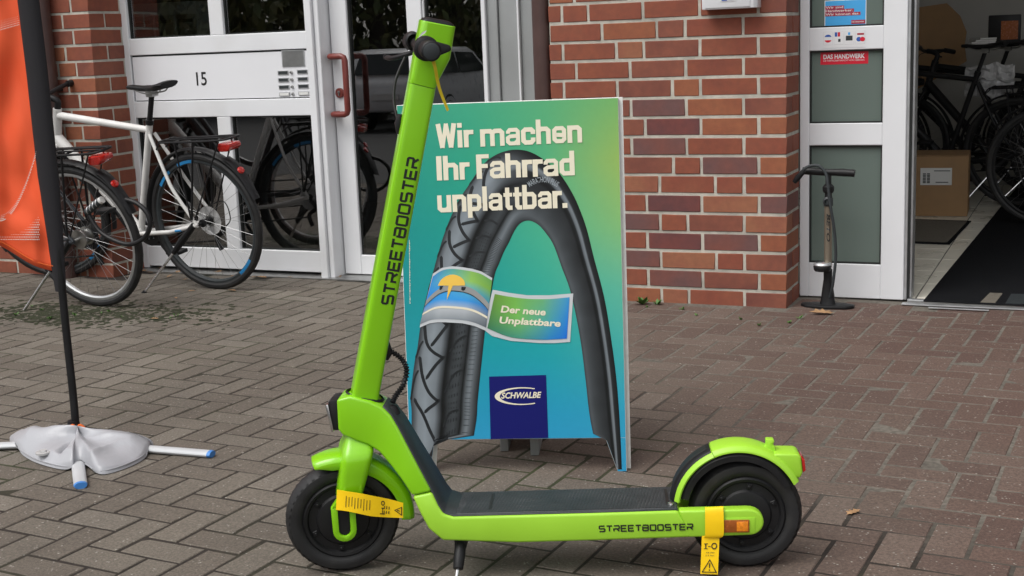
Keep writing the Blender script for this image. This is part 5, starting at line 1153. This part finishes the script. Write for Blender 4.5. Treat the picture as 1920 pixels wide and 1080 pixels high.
# cable lock on the dark bicycle
LQ = lambda x, y, dpt: onplane(x, y, Vector((-4.336, -.669-dpt, 0)), Vector((0, 1, 0)))
lk_ = thing('cable_lock', 'black looped cable lock hanging on the rear wheel of the dark bicycle', 'bicycle lock', (0, 0, 0))
mb = MB(); mb.tube(catmull([LQ(x, y, .12) for x, y in ((164, 398), (182, 428), (205, 446), (240, 458), (268, 448), (281, 425), (276, 400), (258, 382), (236, 374))], 6), .011, 10); mb.build('cable', 'black', lk_)
mb = MB(); mb.tube([LQ(163, 398, .12), LQ(188, 377, .12)], .018, 12); mb.build('lock_body', 'darkgrey', lk_)
mb = MB()
for k in range(4): p = LQ(167+k*5.5, 394-k*4.7, .12); mb.lathe([(.019, -.004), (.021, 0), (.019, .004)], p, 'X', 14)
mb.build('number_rings', 'alu', lk_); mb = MB(); mb.tube([LQ(188, 377, .12), LQ(192, 374, .12)], .017, 12); mb.build('end_cap', 'paper', lk_)

# bikes inside the shop
def shop_bike(label, x, y, az, lean, src):
    c = copy_tree(src); c['label'] = label; place(c, x, y, az, lean); c['group'] = 'dark bicycles parked inside the shop'; return c
sb = make_bike('black bicycle in the shop standing behind the cardboard box', 'black', 'dark bicycles parked inside the shop', rim='black', stepover=False)
pz = G(1800, 345); place(sb, -.45, 3.45, rad(168), rad(4))
shop_bike('black bicycle in the shop, second row behind the cardboard box', -.2, 3.62, rad(163), rad(-4), sb)
p = G(1990, 420); shop_bike('black bicycle at the right edge of the shop doorway, only its front wheel showing', .86, 2.5, rad(176), rad(5), sb)
shop_bike('black bicycle in the shop nearest the torn cardboard sheet', -.35, 4.1, rad(172), rad(6), sb)
# crumpled plastic sheet over a bike
mb = MB(); rr_ = random.Random(3); nu, nv_ = 16, 12; c0 = W(1858, 145, 3.5)
v = []
for j in range(nv_+1):
    for i in range(nu+1):
        u, q = i/nu, j/nv_; x = c0.x-.16+.3*u; z = c0.z+.08-.2*q; v.append((x+.02*mnoise(Vector((u*5, q*5, 4))), c0.y+.05*mnoise(Vector((u*6, q*6, 1)))+.04*abs(u-.5), z+.04*mnoise(Vector((u*4, q*4, 7)))))
mb.add(v, [(j*(nu+1)+i, j*(nu+1)+i+1, (j+1)*(nu+1)+i+1, (j+1)*(nu+1)+i) for j in range(nv_) for i in range(nu)]); tag(mb.build('plastic_sheet', 'sheet', None, smooth=20), 'crumpled clear plastic sheet over a bicycle in the shop', 'plastic sheet')

# ================================================================== BEACH FLAG
fb = G(141, 812); fwd = Vector((fw.x, fw.y, 0)).normalized(); FB = G(142, 838)
def FP(x, y, d=0.): return onplane(x, y, FB-fwd*d, fwd)
fl_ = thing('beach_flag', 'tall orange beach flag on a black pole in a cross base, left edge', 'flag', FB)
L_ = lambda p: Vector(p)-FB
pole = catmull([L_(FP(x, y)) for x, y in ((143, 812), (137, 740), (122, 600), (106, 430), (88, 270), (70, 130), (53, 0), (38, -110))], 6)
mb = MB(); mb.tube(pole, .012, 12); mb.build('pole', 'black', fl_)
slv = catmull([L_(FP(x, y)) for x, y in ((114, 546), (102, 430), (86, 290), (70, 140), (53, 0), (40, -110))], 8)
mb = MB(); ks_ = [max(.011, .014+.013*min(1, i/14)) for i in range(len(slv))]; mb.tube(slv, [k*1.15 for k in ks_], 14, .55, upv=(fwd.x, fwd.y, 0)); mb.build('sleeve', 'sleeve', fl_)
# cloth
edge = [(100, 508), (92, 430), (78, 300), (62, 150), (44, 0), (30, -110)]; ed = catmull([(x, y, 0) for x, y in edge], 8); ne = len(ed); v = []; ncl = 26
lowf = lambda u: 508-50*(1-(1-u)**1.0)*1.25+5*math.sin(u*7)
for i in range(ncl+1):
    u = i/ncl
    for j in range(ne):
        t = j/(ne-1); x = ed[j].x-150*u; y0 = lowf(u); y = y0+( -110-y0)*t
        d_ = .018*math.sin(u*9+t*5)*u+(.026*mnoise(Vector((u*4, t*6, 2)))+.004*math.sin(t*60+u*4)*max(0, 1-t*3))*min(1, u*7)
        v.append(L_(FP(x-(508-y0)*.0, y, .002+d_)))
mb = MB(); mb.add(v, [(i*ne+j, (i+1)*ne+j, (i+1)*ne+j+1, i*ne+j+1) for i in range(ncl) for j in range(ne-1)]); cloth = mb.build('cloth', 'flag', fl_, smooth=60)
sm_ = cloth.modifiers.new('thickness', 'SOLIDIFY'); sm_.thickness = .0012
mb = MB(); rr_ = random.Random(5)
def dot(x, y, rr):
    u = (0-0); base = None
    # find cloth depth at this pixel
    tt = None
    for j in range(ne-1):
        pass
    p0 = [(x+rr*math.cos(a), y+rr*math.sin(a)) for a in (math.pi/3*k for k in range(6))]
    # cloth parameters
    bestj = min(range(ne), key=lambda j: abs(y-(lowf(.3)+(-110-lowf(.3))*j/(ne-1)))); uu = (ed[bestj].x-x)/150; t = bestj/(ne-1)
    d_ = .018*math.sin(uu*9+t*5)*uu+(.026*mnoise(Vector((uu*4, t*6, 2)))+.004*math.sin(t*60+uu*4)*max(0, 1-t*3))*max(0, min(1, uu*7))
    mb.add([L_(FP(a, b, .0085+d_)) for a, b in p0], [tuple(range(6))])
for row in range(16):
    for c_ in range(24):
        x, y = -2+c_*3.2+(row % 2)*1.6, 380+row*4.6
        wave = 442-30*math.exp(-((x-78)/26)**2)-2*(x/20)
        if y > wave and y < 455 and x < 78+(y-380)*.06: dot(x, y, .55+.75*min(1, (y-wave)/14))
for k in range(38):
    x = 1+k*1.75; y = 410-120*(x/66)**1.9
    for q in range(4): dot(x+q*.5, y-q*3.4+4, 1.15-.2*q)
for row in range(5):
    for c_ in range(14):
        x = c_*2.7; y = 56-row*4-.28*x
        if x < 38-row: dot(x, y, 1.0-.14*row)
tag(mb.build('printed_dots', 'flagdot', cloth, smooth=0), kind='stuff')
# hem line
mb = MB(); mb.tube([L_(FP(ed[1].x-150*u, lowf(u)-9, .008+.012*math.sin(u*9)*u)) for u in (i/20 for i in range(21))], .0012, 5); mb.build('hem_seam', 'orangeclip', cloth)
# cross base
def flat_leg(parent, p0, p1, wd=.03, h=.021, cap_=True):
    d = (Vector(p1)-Vector(p0)).normalized(); mb = MB(); mb.tube([p0, p1], wd/2, 16, h/wd, upv=(0, 0, 1)); lg = mb.build('base_leg', 'legpaint', parent)
    if cap_: mb = MB(); mb.tube([Vector(p1)-d*.0, Vector(p1)+d*.01], [wd/2*1.04, wd/2*.9], 16, h/wd, upv=(0, 0, 1)); mb.build('end_cap', 'bluecap', lg)
hubp = Vector((0, 0, .03))
hubp = Vector((0, 0, .013)); 
for (x, y) in ((393, 851), (151, 909), (-160, 842)): flat_leg(fl_, hubp.copy(), L_(G(x, y, .0125)), .037, .021)
flat_leg(fl_, hubp.copy(), L_(G(215, 822, .0125)), .037, .021)
mb = MB(); mb.lathe([(.0, 0), (.02, 0), (.024, .03), (.017, .075), (.0, .075)], L_(FP(142, 832)), 'Z', 16); mb.build('hub', 'black', fl_)
mb = MB(); mb.tube(catmull([L_(FP(x, y, .02)) for x, y in ((146, 801), (150, 797), (158, 802), (162, 812))], 5), .004, 8); mb.lathe([(0, .007), (.007, .004), (.007, -.004), (0, -.007)], L_(FP(136, 799, .02)), 'Z', 12); mb.build('cord', 'orangeclip', fl_)
mb = MB(); mb.lathe([(.006, -.003), (.010, 0), (.006, .003)], L_(FP(131, 811, .03)), 'Y', 16, closed=True); mb.build('ring', 'chrome', fl_)
# weight bag: a slit cushion lying on the cross base
bagc = G(150, 848); N_r = 44
outl = [(18, 826), (30, 843), (60, 864), (100, 877), (135, 882), (143, 876), (160, 876), (186, 890), (225, 882), (262, 866), (278, 852), (287, 834)]
backl = [(284, 816), (262, 807), (215, 800), (165, 802), (120, 810), (60, 814), (28, 817)]
oc = catmull([(G(x, y, .004)-bagc) for x, y in outl]+[(G(x, y, .045)-bagc)*Vector((1, 1, 0)) for x, y in backl], 7, closed=True)
leg_a = [math.atan2((G(x, y)-bagc).y, (G(x, y)-bagc).x) for x, y in ((393, 850), (151, 908), (-160, 842))]
bag = thing('weight_bag', 'grey water weight bag draped over the flag base', 'bag', bagc)
mb = MB(); v = []; no = len(oc)
def adiff(a, b): return abs((a-b+math.pi) % (2*math.pi)-math.pi)
for k in range(N_r+1):
    t = k/N_r
    for i in range(no):
        p = oc[i]*(1-t); a = math.atan2(oc[i].y, oc[i].x); x, y = p.x, p.y; rr = p.length
        e_ = 1-(1-min(1, t*1.6))**2.5
        ridge = max(math.exp(-(adiff(a, q)/.3)**2) for q in leg_a)
        h = .01+.018*ridge+e_*(.036+.008*ridge)+.012*mnoise(Vector((x*9, y*9, 1)))*e_
        s1 = 1-abs(mnoise(Vector((x*6+1.5*mnoise(Vector((x*5, y*5, 8))), y*7, 6))))*2.2; s2 = 1-abs(mnoise(Vector((x*15, y*12+2*mnoise(Vector((x*6, y*6, 2))), 3))))*2.2
        fold = (.010*max(0, s1)**2+.0015*max(0, s2)**2)*min(1, t*5)
        slit = -.03*math.exp(-(adiff(a, leg_a[1]-.42)/.09)**2)*math.exp(-((t-.42)/.2)**2)
        v.append((x, y, max(.003 if k == 0 else .005, (h if k else .004+.021*math.exp(-(min(adiff(a, q) for q in leg_a)/.13)**2))+fold*(k > 0)+slit)))
f = [(k*no+i, k*no+(i+1) % no, (k+1)*no+(i+1) % no, (k+1)*no+i) for k in range(N_r) for i in range(no)]+[tuple(range(no))[::-1]]
mb.add(v, f); bc = mb.build('bag_skin', 'bag', bag, smooth=70)
bag_v = mb.v
def bagz(p):
    q = min(bag_v, key=lambda w_: (w_.x-p.x)**2+(w_.y-p.y)**2); return q.z
p = G(83, 851, .03)-bagc; z = bagz(p); mb = MB(); mb.lathe([(.010, .002), (.019, .004), (.024, .002), (.024, -.004)], (p.x, p.y, z+.003), 'Z', 24); mb.lathe([(0, .006), (.007, .006), (.009, .001)], (p.x, p.y, z+.003), 'Z', 16); mb.build('filler_cap', 'sheet', bag)
seam = [oc[i]*.985+Vector((0, 0, .010)) for i in range(0, no, 2)]; mb = MB(); mb.tube(seam, .0022, 6, closed=True); mb.build('edge_seam', 'bag', bag)

# ================================================================== FLOOR PUMP
pc = G(1552, 575); pump = thing('floor_pump', 'black and bronze floor pump standing against the shop door panel', 'air pump', pc)
PZ = lambda y, x=1552: W(x, y, pc.y).z
mb = MB(); mb.prism([(-.112, -.018), (-.085, -.045), (0, -.06), (.085, -.045), (.112, -.018), (.112, .012), (.06, .035), (-.06, .035), (-.112, .012)], 0, .014, 'XY'); bs_ = mb.build('base', 'black', pump, bevel=.005)
mb = MB(); mb.loft([((0, 0, .012), .034, .03), ((0, 0, .03), .03, .026), ((0, 0, .075), .024, .022), ((0, 0, .12), .018, .018), ((0, 0, PZ(505)), .018, .018)], 20, 2.4); mb.build('socket', 'black', pump)
mb = MB(); mb.tube([(.0, 0, PZ(500)), (.0, 0, PZ(384))], .0165, 20); bl2 = mb.build('barrel', 'pumpbody', pump)
mb = MB(); mb.tube([(.0, 0, PZ(386)), (0, 0, PZ(371))], .0195, 20); mb.lathe([(.012, -.005), (.02, 0), (.012, .005)], (.0, -.02, PZ(377)), 'Y', 18, closed=True); mb.build('hose_clip', 'darkgrey', pump)
mb = MB(); mb.lathe([(0, PZ(361)), (.02, PZ(361)), (.024, PZ(357)), (.024, PZ(350)), (.014, PZ(345)), (0, PZ(345))], (0, 0, 0), 'Z', 20); mb.build('barrel_cap', 'black', pump)
mb = MB(); mb.tube([(0, 0, PZ(372)), (0, 0, PZ(360))], .015, 16); mb.tube([(0, 0, PZ(346)), (.0, 0, PZ(324))], .0125, 14); mb.build('neck', 'black', pump)
hz = PZ(323)
mb = MB(); mb.tube([(-.108, 0, hz+.006), (-.06, 0, hz+.004), (-.02, 0, hz), (.02, 0, hz), (.06, 0, hz-.001), (.108, 0, hz-.004)], [.0155, .0165, .0145, .0145, .0165, .0155], 16); mb.build('handle', 'black', pump, smooth=50)
gz = PZ(493); mb = MB(); mb.lathe([(0, .0), (.032, .0), (.036, .006), (.038, .02), (.035, .026)], (-.018, -.028, gz-.03), 'Z', 26); gg = mb.build('gauge', 'black', pump)
mb = MB(); mb.lathe([(.036, .0), (.0385, .004), (.034, .012), (.03, .013)], (-.018, -.028, gz-.006), 'Z', 26); mb.lathe([(0, .0095), (.031, .0095)], (-.018, -.028, gz-.006), 'Z', 26); mb.build('gauge_face', 'alu', gg)
mb = MB(); mb.box((-.014, -.034, gz+.0042), (.012, .002, .0008)); mb.build('gauge_needle', 'redlens', gg)
hs_ = [W(x, y, pc.y-d)-pc for x, y, d in ((1493, 338, .03), (1503, 322, .035), (1516, 312, .035), (1535, 311, .035), (1548, 325, .035), (1552, 345, .04), (1556, 380, .045), (1564, 430, .04), (1567, 480, .035), (1562, 530, .035), (1556, 558, .02))]
mb = MB(); mb.tube(catmull(hs_, 6), .0062, 10); mb.build('hose', 'darkgrey', pump)
mb = MB(); q = [W(x, y, pc.y-.035)-pc for x, y in ((1489, 342), (1496, 333), (1508, 320))]; mb.tube(q, [.009, .013, .010], 10); mb.build('valve_head', 'black', pump)
pf = lambda x, z, l: Vector((x, -math.sqrt(max(0, .0168**2-x*x))-l, z))
text_on('lettering', 'BETO', 'ink', bl2, lambda x, z, l: Vector((x, -math.sqrt(max(1e-8, .0175**2-min(.0173, abs(x))**2))-.0002, z)), (-.003, PZ(400)), (-.003, PZ(452)), .0145, .02, .2)

# ================================================================== LEAVES AND WEEDS
def leaf(x, y, s_, label, rz, r):
    mb = MB(); pts = [(-.5, 0), (-.28, .1), (-.2, .26), (-.05, .12), (.06, .3), (.16, .12), (.32, .22), (.36, .06), (.5, 0), (.34, -.08), (.3, -.24), (.12, -.12), (.04, -.3), (-.08, -.12), (-.22, -.24), (-.3, -.08)]
    v = [(p[0]*s_, p[1]*s_, .003+.22*s_*abs(p[1])+.02*s_*r.random()) for p in pts]; n = len(v); c_ = [(q*s_, 0, .004+.04*s_*math.sin(q*5)) for q in (-.25, 0, .25)]
    mb.add(v+c_+[(a, b, z-.0006) for a, b, z in v], [(0, 1, n), (1, 2, n), (2, 3, n), (3, n+1, n), (3, 4, n+1), (4, 5, n+1), (5, n+2, n+1), (5, 6, n+2), (6, 7, n+2), (7, 8, n+2), (8, 9, n+2), (9, 10, n+2), (10, 11, n+2), (11, n+1, n+2), (11, 12, n+1), (12, 13, n+1), (13, n, n+1), (13, 14, n), (14, 15, n), (15, 0, n)])
    mb.v = mb.v[:n+3]
    o = mb.build('fallen_leaf', 'leafdry', None, smooth=0); o.location = (*G(x, y).xy, .004); o.rotation_euler = (r.uniform(-.1, .1), r.uniform(-.1, .1), rz)
    return tag(o, label, 'leaf', 'dry fallen leaves on the paving')
rl = random.Random(11)
ORD = 'leftmost second third fourth fifth sixth seventh eighth ninth tenth eleventh twelfth thirteenth fourteenth fifteenth sixteenth seventeenth eighteenth nineteenth twentieth'.split()
def ordl(what, k): return '%s, %s' % (what, 'leftmost of them' if k == 0 else ORD[k]+' from the left')
leaf(1541, 589, .11, 'dry oak leaf in front of the floor pump', .4, rl); leaf(1520, 571, .05, 'small dry leaf behind the floor pump base', 1.2, rl); leaf(635, 521, .07, 'dry leaf at the foot of the white door post', 2., rl)
for k, (x, y) in enumerate(sorted(((270, 510), (282, 513), (300, 505), (318, 520), (334, 512), (348, 526), (392, 505), (410, 512), (440, 520), (455, 516), (478, 521), (492, 522), (545, 522), (605, 518), (1396, 571), (360, 548), (435, 547), (330, 561), (290, 600), (1600, 965)))):
    leaf(x, y, rl.uniform(.03, .065), ordl('small dry leaf on the paving', k), rl.uniform(0, 6), rl)
def weed(x, y, s_, label, n=9):
    mb = MB(); c0 = G(x, y); r = rl
    for k in range(n):
        a = r.uniform(0, 6.3); t = r.uniform(.3, 1.1); L = s_*r.uniform(.5, 1); d = Vector((math.cos(a)*math.cos(t), math.sin(a)*math.cos(t), math.sin(t))); sd2 = Vector((-math.sin(a), math.cos(a), 0))*L*.22
        mb.add([(0, 0, 0), d*L*.55+sd2, d*L, d*L*.55-sd2], [(0, 1, 2, 3)])
    o = mb.build('weed', 'leafgreen', None, smooth=0); o.location = (c0.x, c0.y, .0); return tag(o, label, 'weed', 'small weeds in the paving joints')
weed(1205, 571, .06, 'leafy weed at the foot of the brick pier beside the sign', 22); weed(1232, 572, .045, 'second leafy weed at the foot of the brick pier', 16)
for k, (x, y) in enumerate(sorted(((1280, 581), (1305, 592), (1390, 600), (1479, 606), (1423, 611), (1500, 598), (1214, 577), (60, 575), (78, 582), (95, 598), (50, 570), (190, 588), (205, 585), (230, 595), (320, 597), (330, 594), (140, 592), (30, 592), (120, 575)))):
    weed(x, y, rl.uniform(.013, .026), ordl('tiny green weed in a paving joint', k), 9)
# moss mats in the joints by the bicycles
mb = MB(); r = random.Random(2)
for k in range(900):
    x, y = r.triangular(-20, 470, 60), r.gauss(588, 11)
    if y < 562: continue
    p = G(x, y); s_ = r.uniform(.004, .022); n = 6; mb.add([(p.x+s_*math.cos(a)*r.uniform(.6, 1.2), p.y+s_*math.sin(a)*r.uniform(.6, 1.2), heave(p.x, p.y)+.001) for a in (math.pi/3*i for i in range(n))]+[(p.x, p.y, heave(p.x, p.y)+.004)], [(i, (i+1) % n, n) for i in range(n)])
tag(mb.build('moss_cushions', 'moss', None), 'green-brown moss cushions between the pavers below the bicycles', 'moss', kind='stuff')

# ================================================================== ACROSS THE STREET (seen only as reflections in the glass)
def mirror(x, y, dist):
    p = C+ray(x, y).normalized()*dist; return Vector((p.x, 2*.33-p.y, p.z))
def car(label, loc, az):
    c = thing('parked_car', label, 'car', loc, az)
    side_ = [(-2.1, .35), (-2.15, .55), (-2.1, .85), (-2.0, .95), (-1.75, 1.38), (-1.6, 1.45), (.1, 1.47), (.35, 1.4), (.95, .98), (1.75, .88), (2.05, .7), (2.1, .35)]
    mb = MB(); v = []; n = len(side_)
    for s_ in (-1, 1):
        for x, z in side_: v.append((x, s_*(.86-.16*max(0, z-.9)/.55), z))
    mb.add(v, [tuple(range(n)), tuple(range(n, 2*n))[::-1]]+[(i, i+n, (i+1) % n+n, (i+1) % n) for i in range(n)]); mb.build('body', 'carpaint', c, bevel=.06, seg=3, smooth=50)
    for s_ in (-1, 1):
        mb = MB(); pl2 = [(-1.8, 1.0), (-1.62, 1.34), (-.75, 1.37), (-.75, 1.0)]; mb.add([(x, s_*(.873-.16*max(0, z-.9)/.55), z) for x, z in pl2], [(0, 1, 2, 3)]); mb.add([(x, s_*(.873-.16*max(0, z-.9)/.55), z) for x, z in ((-.68, 1.0), (-.68, 1.37), (.2, 1.36), (.68, 1.02))], [(0, 1, 2, 3)]); mb.build('side_window', 'carglass', c, smooth=0)
    mb = MB(); mb.add([(-2.0, -.66, 1.0), (-2.0, .66, 1.0), (-1.8, .6, 1.36), (-1.8, -.6, 1.36)], [(0, 1, 2, 3)]); mb.v = [p+Vector((-.02, 0, 0)) for p in mb.v]; mb.build('rear_window', 'carglass', c, smooth=0)
    for s_ in (-1, 1):
        mb = MB(); mb.box((-2.135, s_*.74, .82), (.1, .2, .28)); mb.build('tail_light', 'redlens', c, bevel=.02)
        for x in (-1.3, 1.3):
            mb = MB(); mb.lathe([(0, s_*.84), (.2, s_*.86), (.22, s_*.84), (.31, s_*.86), (.32, s_*.7)], (x, 0, .32), 'Y', 24); mb.build('wheel', 'rubber', c)
    mb = MB(); mb.box((-2.17, 0, .62), (.02, .5, .11)); mb.build('number_plate', 'paper', c)
    return c
p = mirror(812, 165, 25); cz = car('silver estate car parked across the street, reflected in the glass door', (p.x, p.y, -.05), rad(-95))
p = mirror(640, 165, 27); c2 = copy_tree(cz); c2['label'] = 'silver car further along the street, reflected at the edge of the glass door'; c2.location = (p.x, p.y, -.05); c2.rotation_euler = (0, 0, rad(-88))
def tree(label, loc, h, cr, seed):
    t = thing('street_tree', label, 'tree', loc, 0, 'trees across the street'); r = random.Random(seed)
    mb = MB(); mb.tube([(0, 0, 0), (.1, 0, h*.25), (.0, .1, h*.5), (.1, 0, h*.8)], [.22, .17, .12, .05], 10); tips = []
    for k in range(12):
        a = r.uniform(0, 6.3); z = h*r.uniform(.25, .7); e = Vector((cr*.75*math.cos(a), cr*.75*math.sin(a), z+h*.2*r.random())); mb.tube([(0, 0, z), e*.5+Vector((0, 0, z*.5+.2)), e], [.07, .05, .02], 6); tips.append(e)
    mb.build('trunk', 'bark', t); mb = MB()
    for k in range(2600):
        c0 = r.choice(tips)*r.uniform(.4, 1.1) if r.random() < .6 else Vector((r.gauss(0, cr*.4), r.gauss(0, cr*.4), h*r.uniform(.2, 1)))
        p = c0+Vector((r.gauss(0, .45), r.gauss(0, .45), r.gauss(0, .45))); s_ = r.uniform(.08, .2); q = Euler((r.uniform(0, 6), r.uniform(0, 6), r.uniform(0, 6))).to_matrix()
        p.z = max(p.z, .8); mb.add([p+q @ Vector(d)*s_ for d in ((-1, 0, 0), (0, -.5, 0), (1, 0, 0), (0, .5, .1))], [(0, 1, 2, 3)])
    mb.build('crown', 'foliage', t, smooth=0)
for k, (x, d, h, cr) in enumerate(((150, 30, 7., 3.), (420, 27, 5.5, 2.6), (560, 31, 9, 3.4), (700, 29, 8, 3.2), (850, 30, 8.5, 3.3), (1000, 32, 9, 3.5), (300, 34, 9, 3.5), (1300, 31, 8, 3.3), (1600, 31, 8, 3.3))):
    p = mirror(x, 60, d); tree('broadleaf tree number %s along the far side of the street, seen as a reflection' % ('one', 'two', 'three', 'four', 'five', 'six', 'seven', 'eight', 'nine')[k], (p.x, p.y, -.05), h, cr, k)
mb = MB()
r = random.Random(21); a0, a1 = mirror(-200, 100, 36), mirror(1900, 100, 34)
for k in range(7000):
    t = r.random(); q = Vector((a0.x+(a1.x-a0.x)*t, a0.y+(a1.y-a0.y)*t+r.gauss(0, .5), 0)); q.z = r.uniform(-.05, 2.6)*r.uniform(.5, 1); s_ = r.uniform(.1, .24); e = Euler((r.uniform(0, 6), r.uniform(0, 6), r.uniform(0, 6))).to_matrix()
    mb.add([q+e @ Vector(d)*s_ for d in ((-1, 0, 0), (0, -.6, 0), (1, 0, 0), (0, .6, .1))], [(0, 1, 2, 3)])
tag(mb.build('far_hedge', 'foliage', None, smooth=0), 'long dark hedge across the street, seen only as a reflection', 'hedge', kind='stuff')
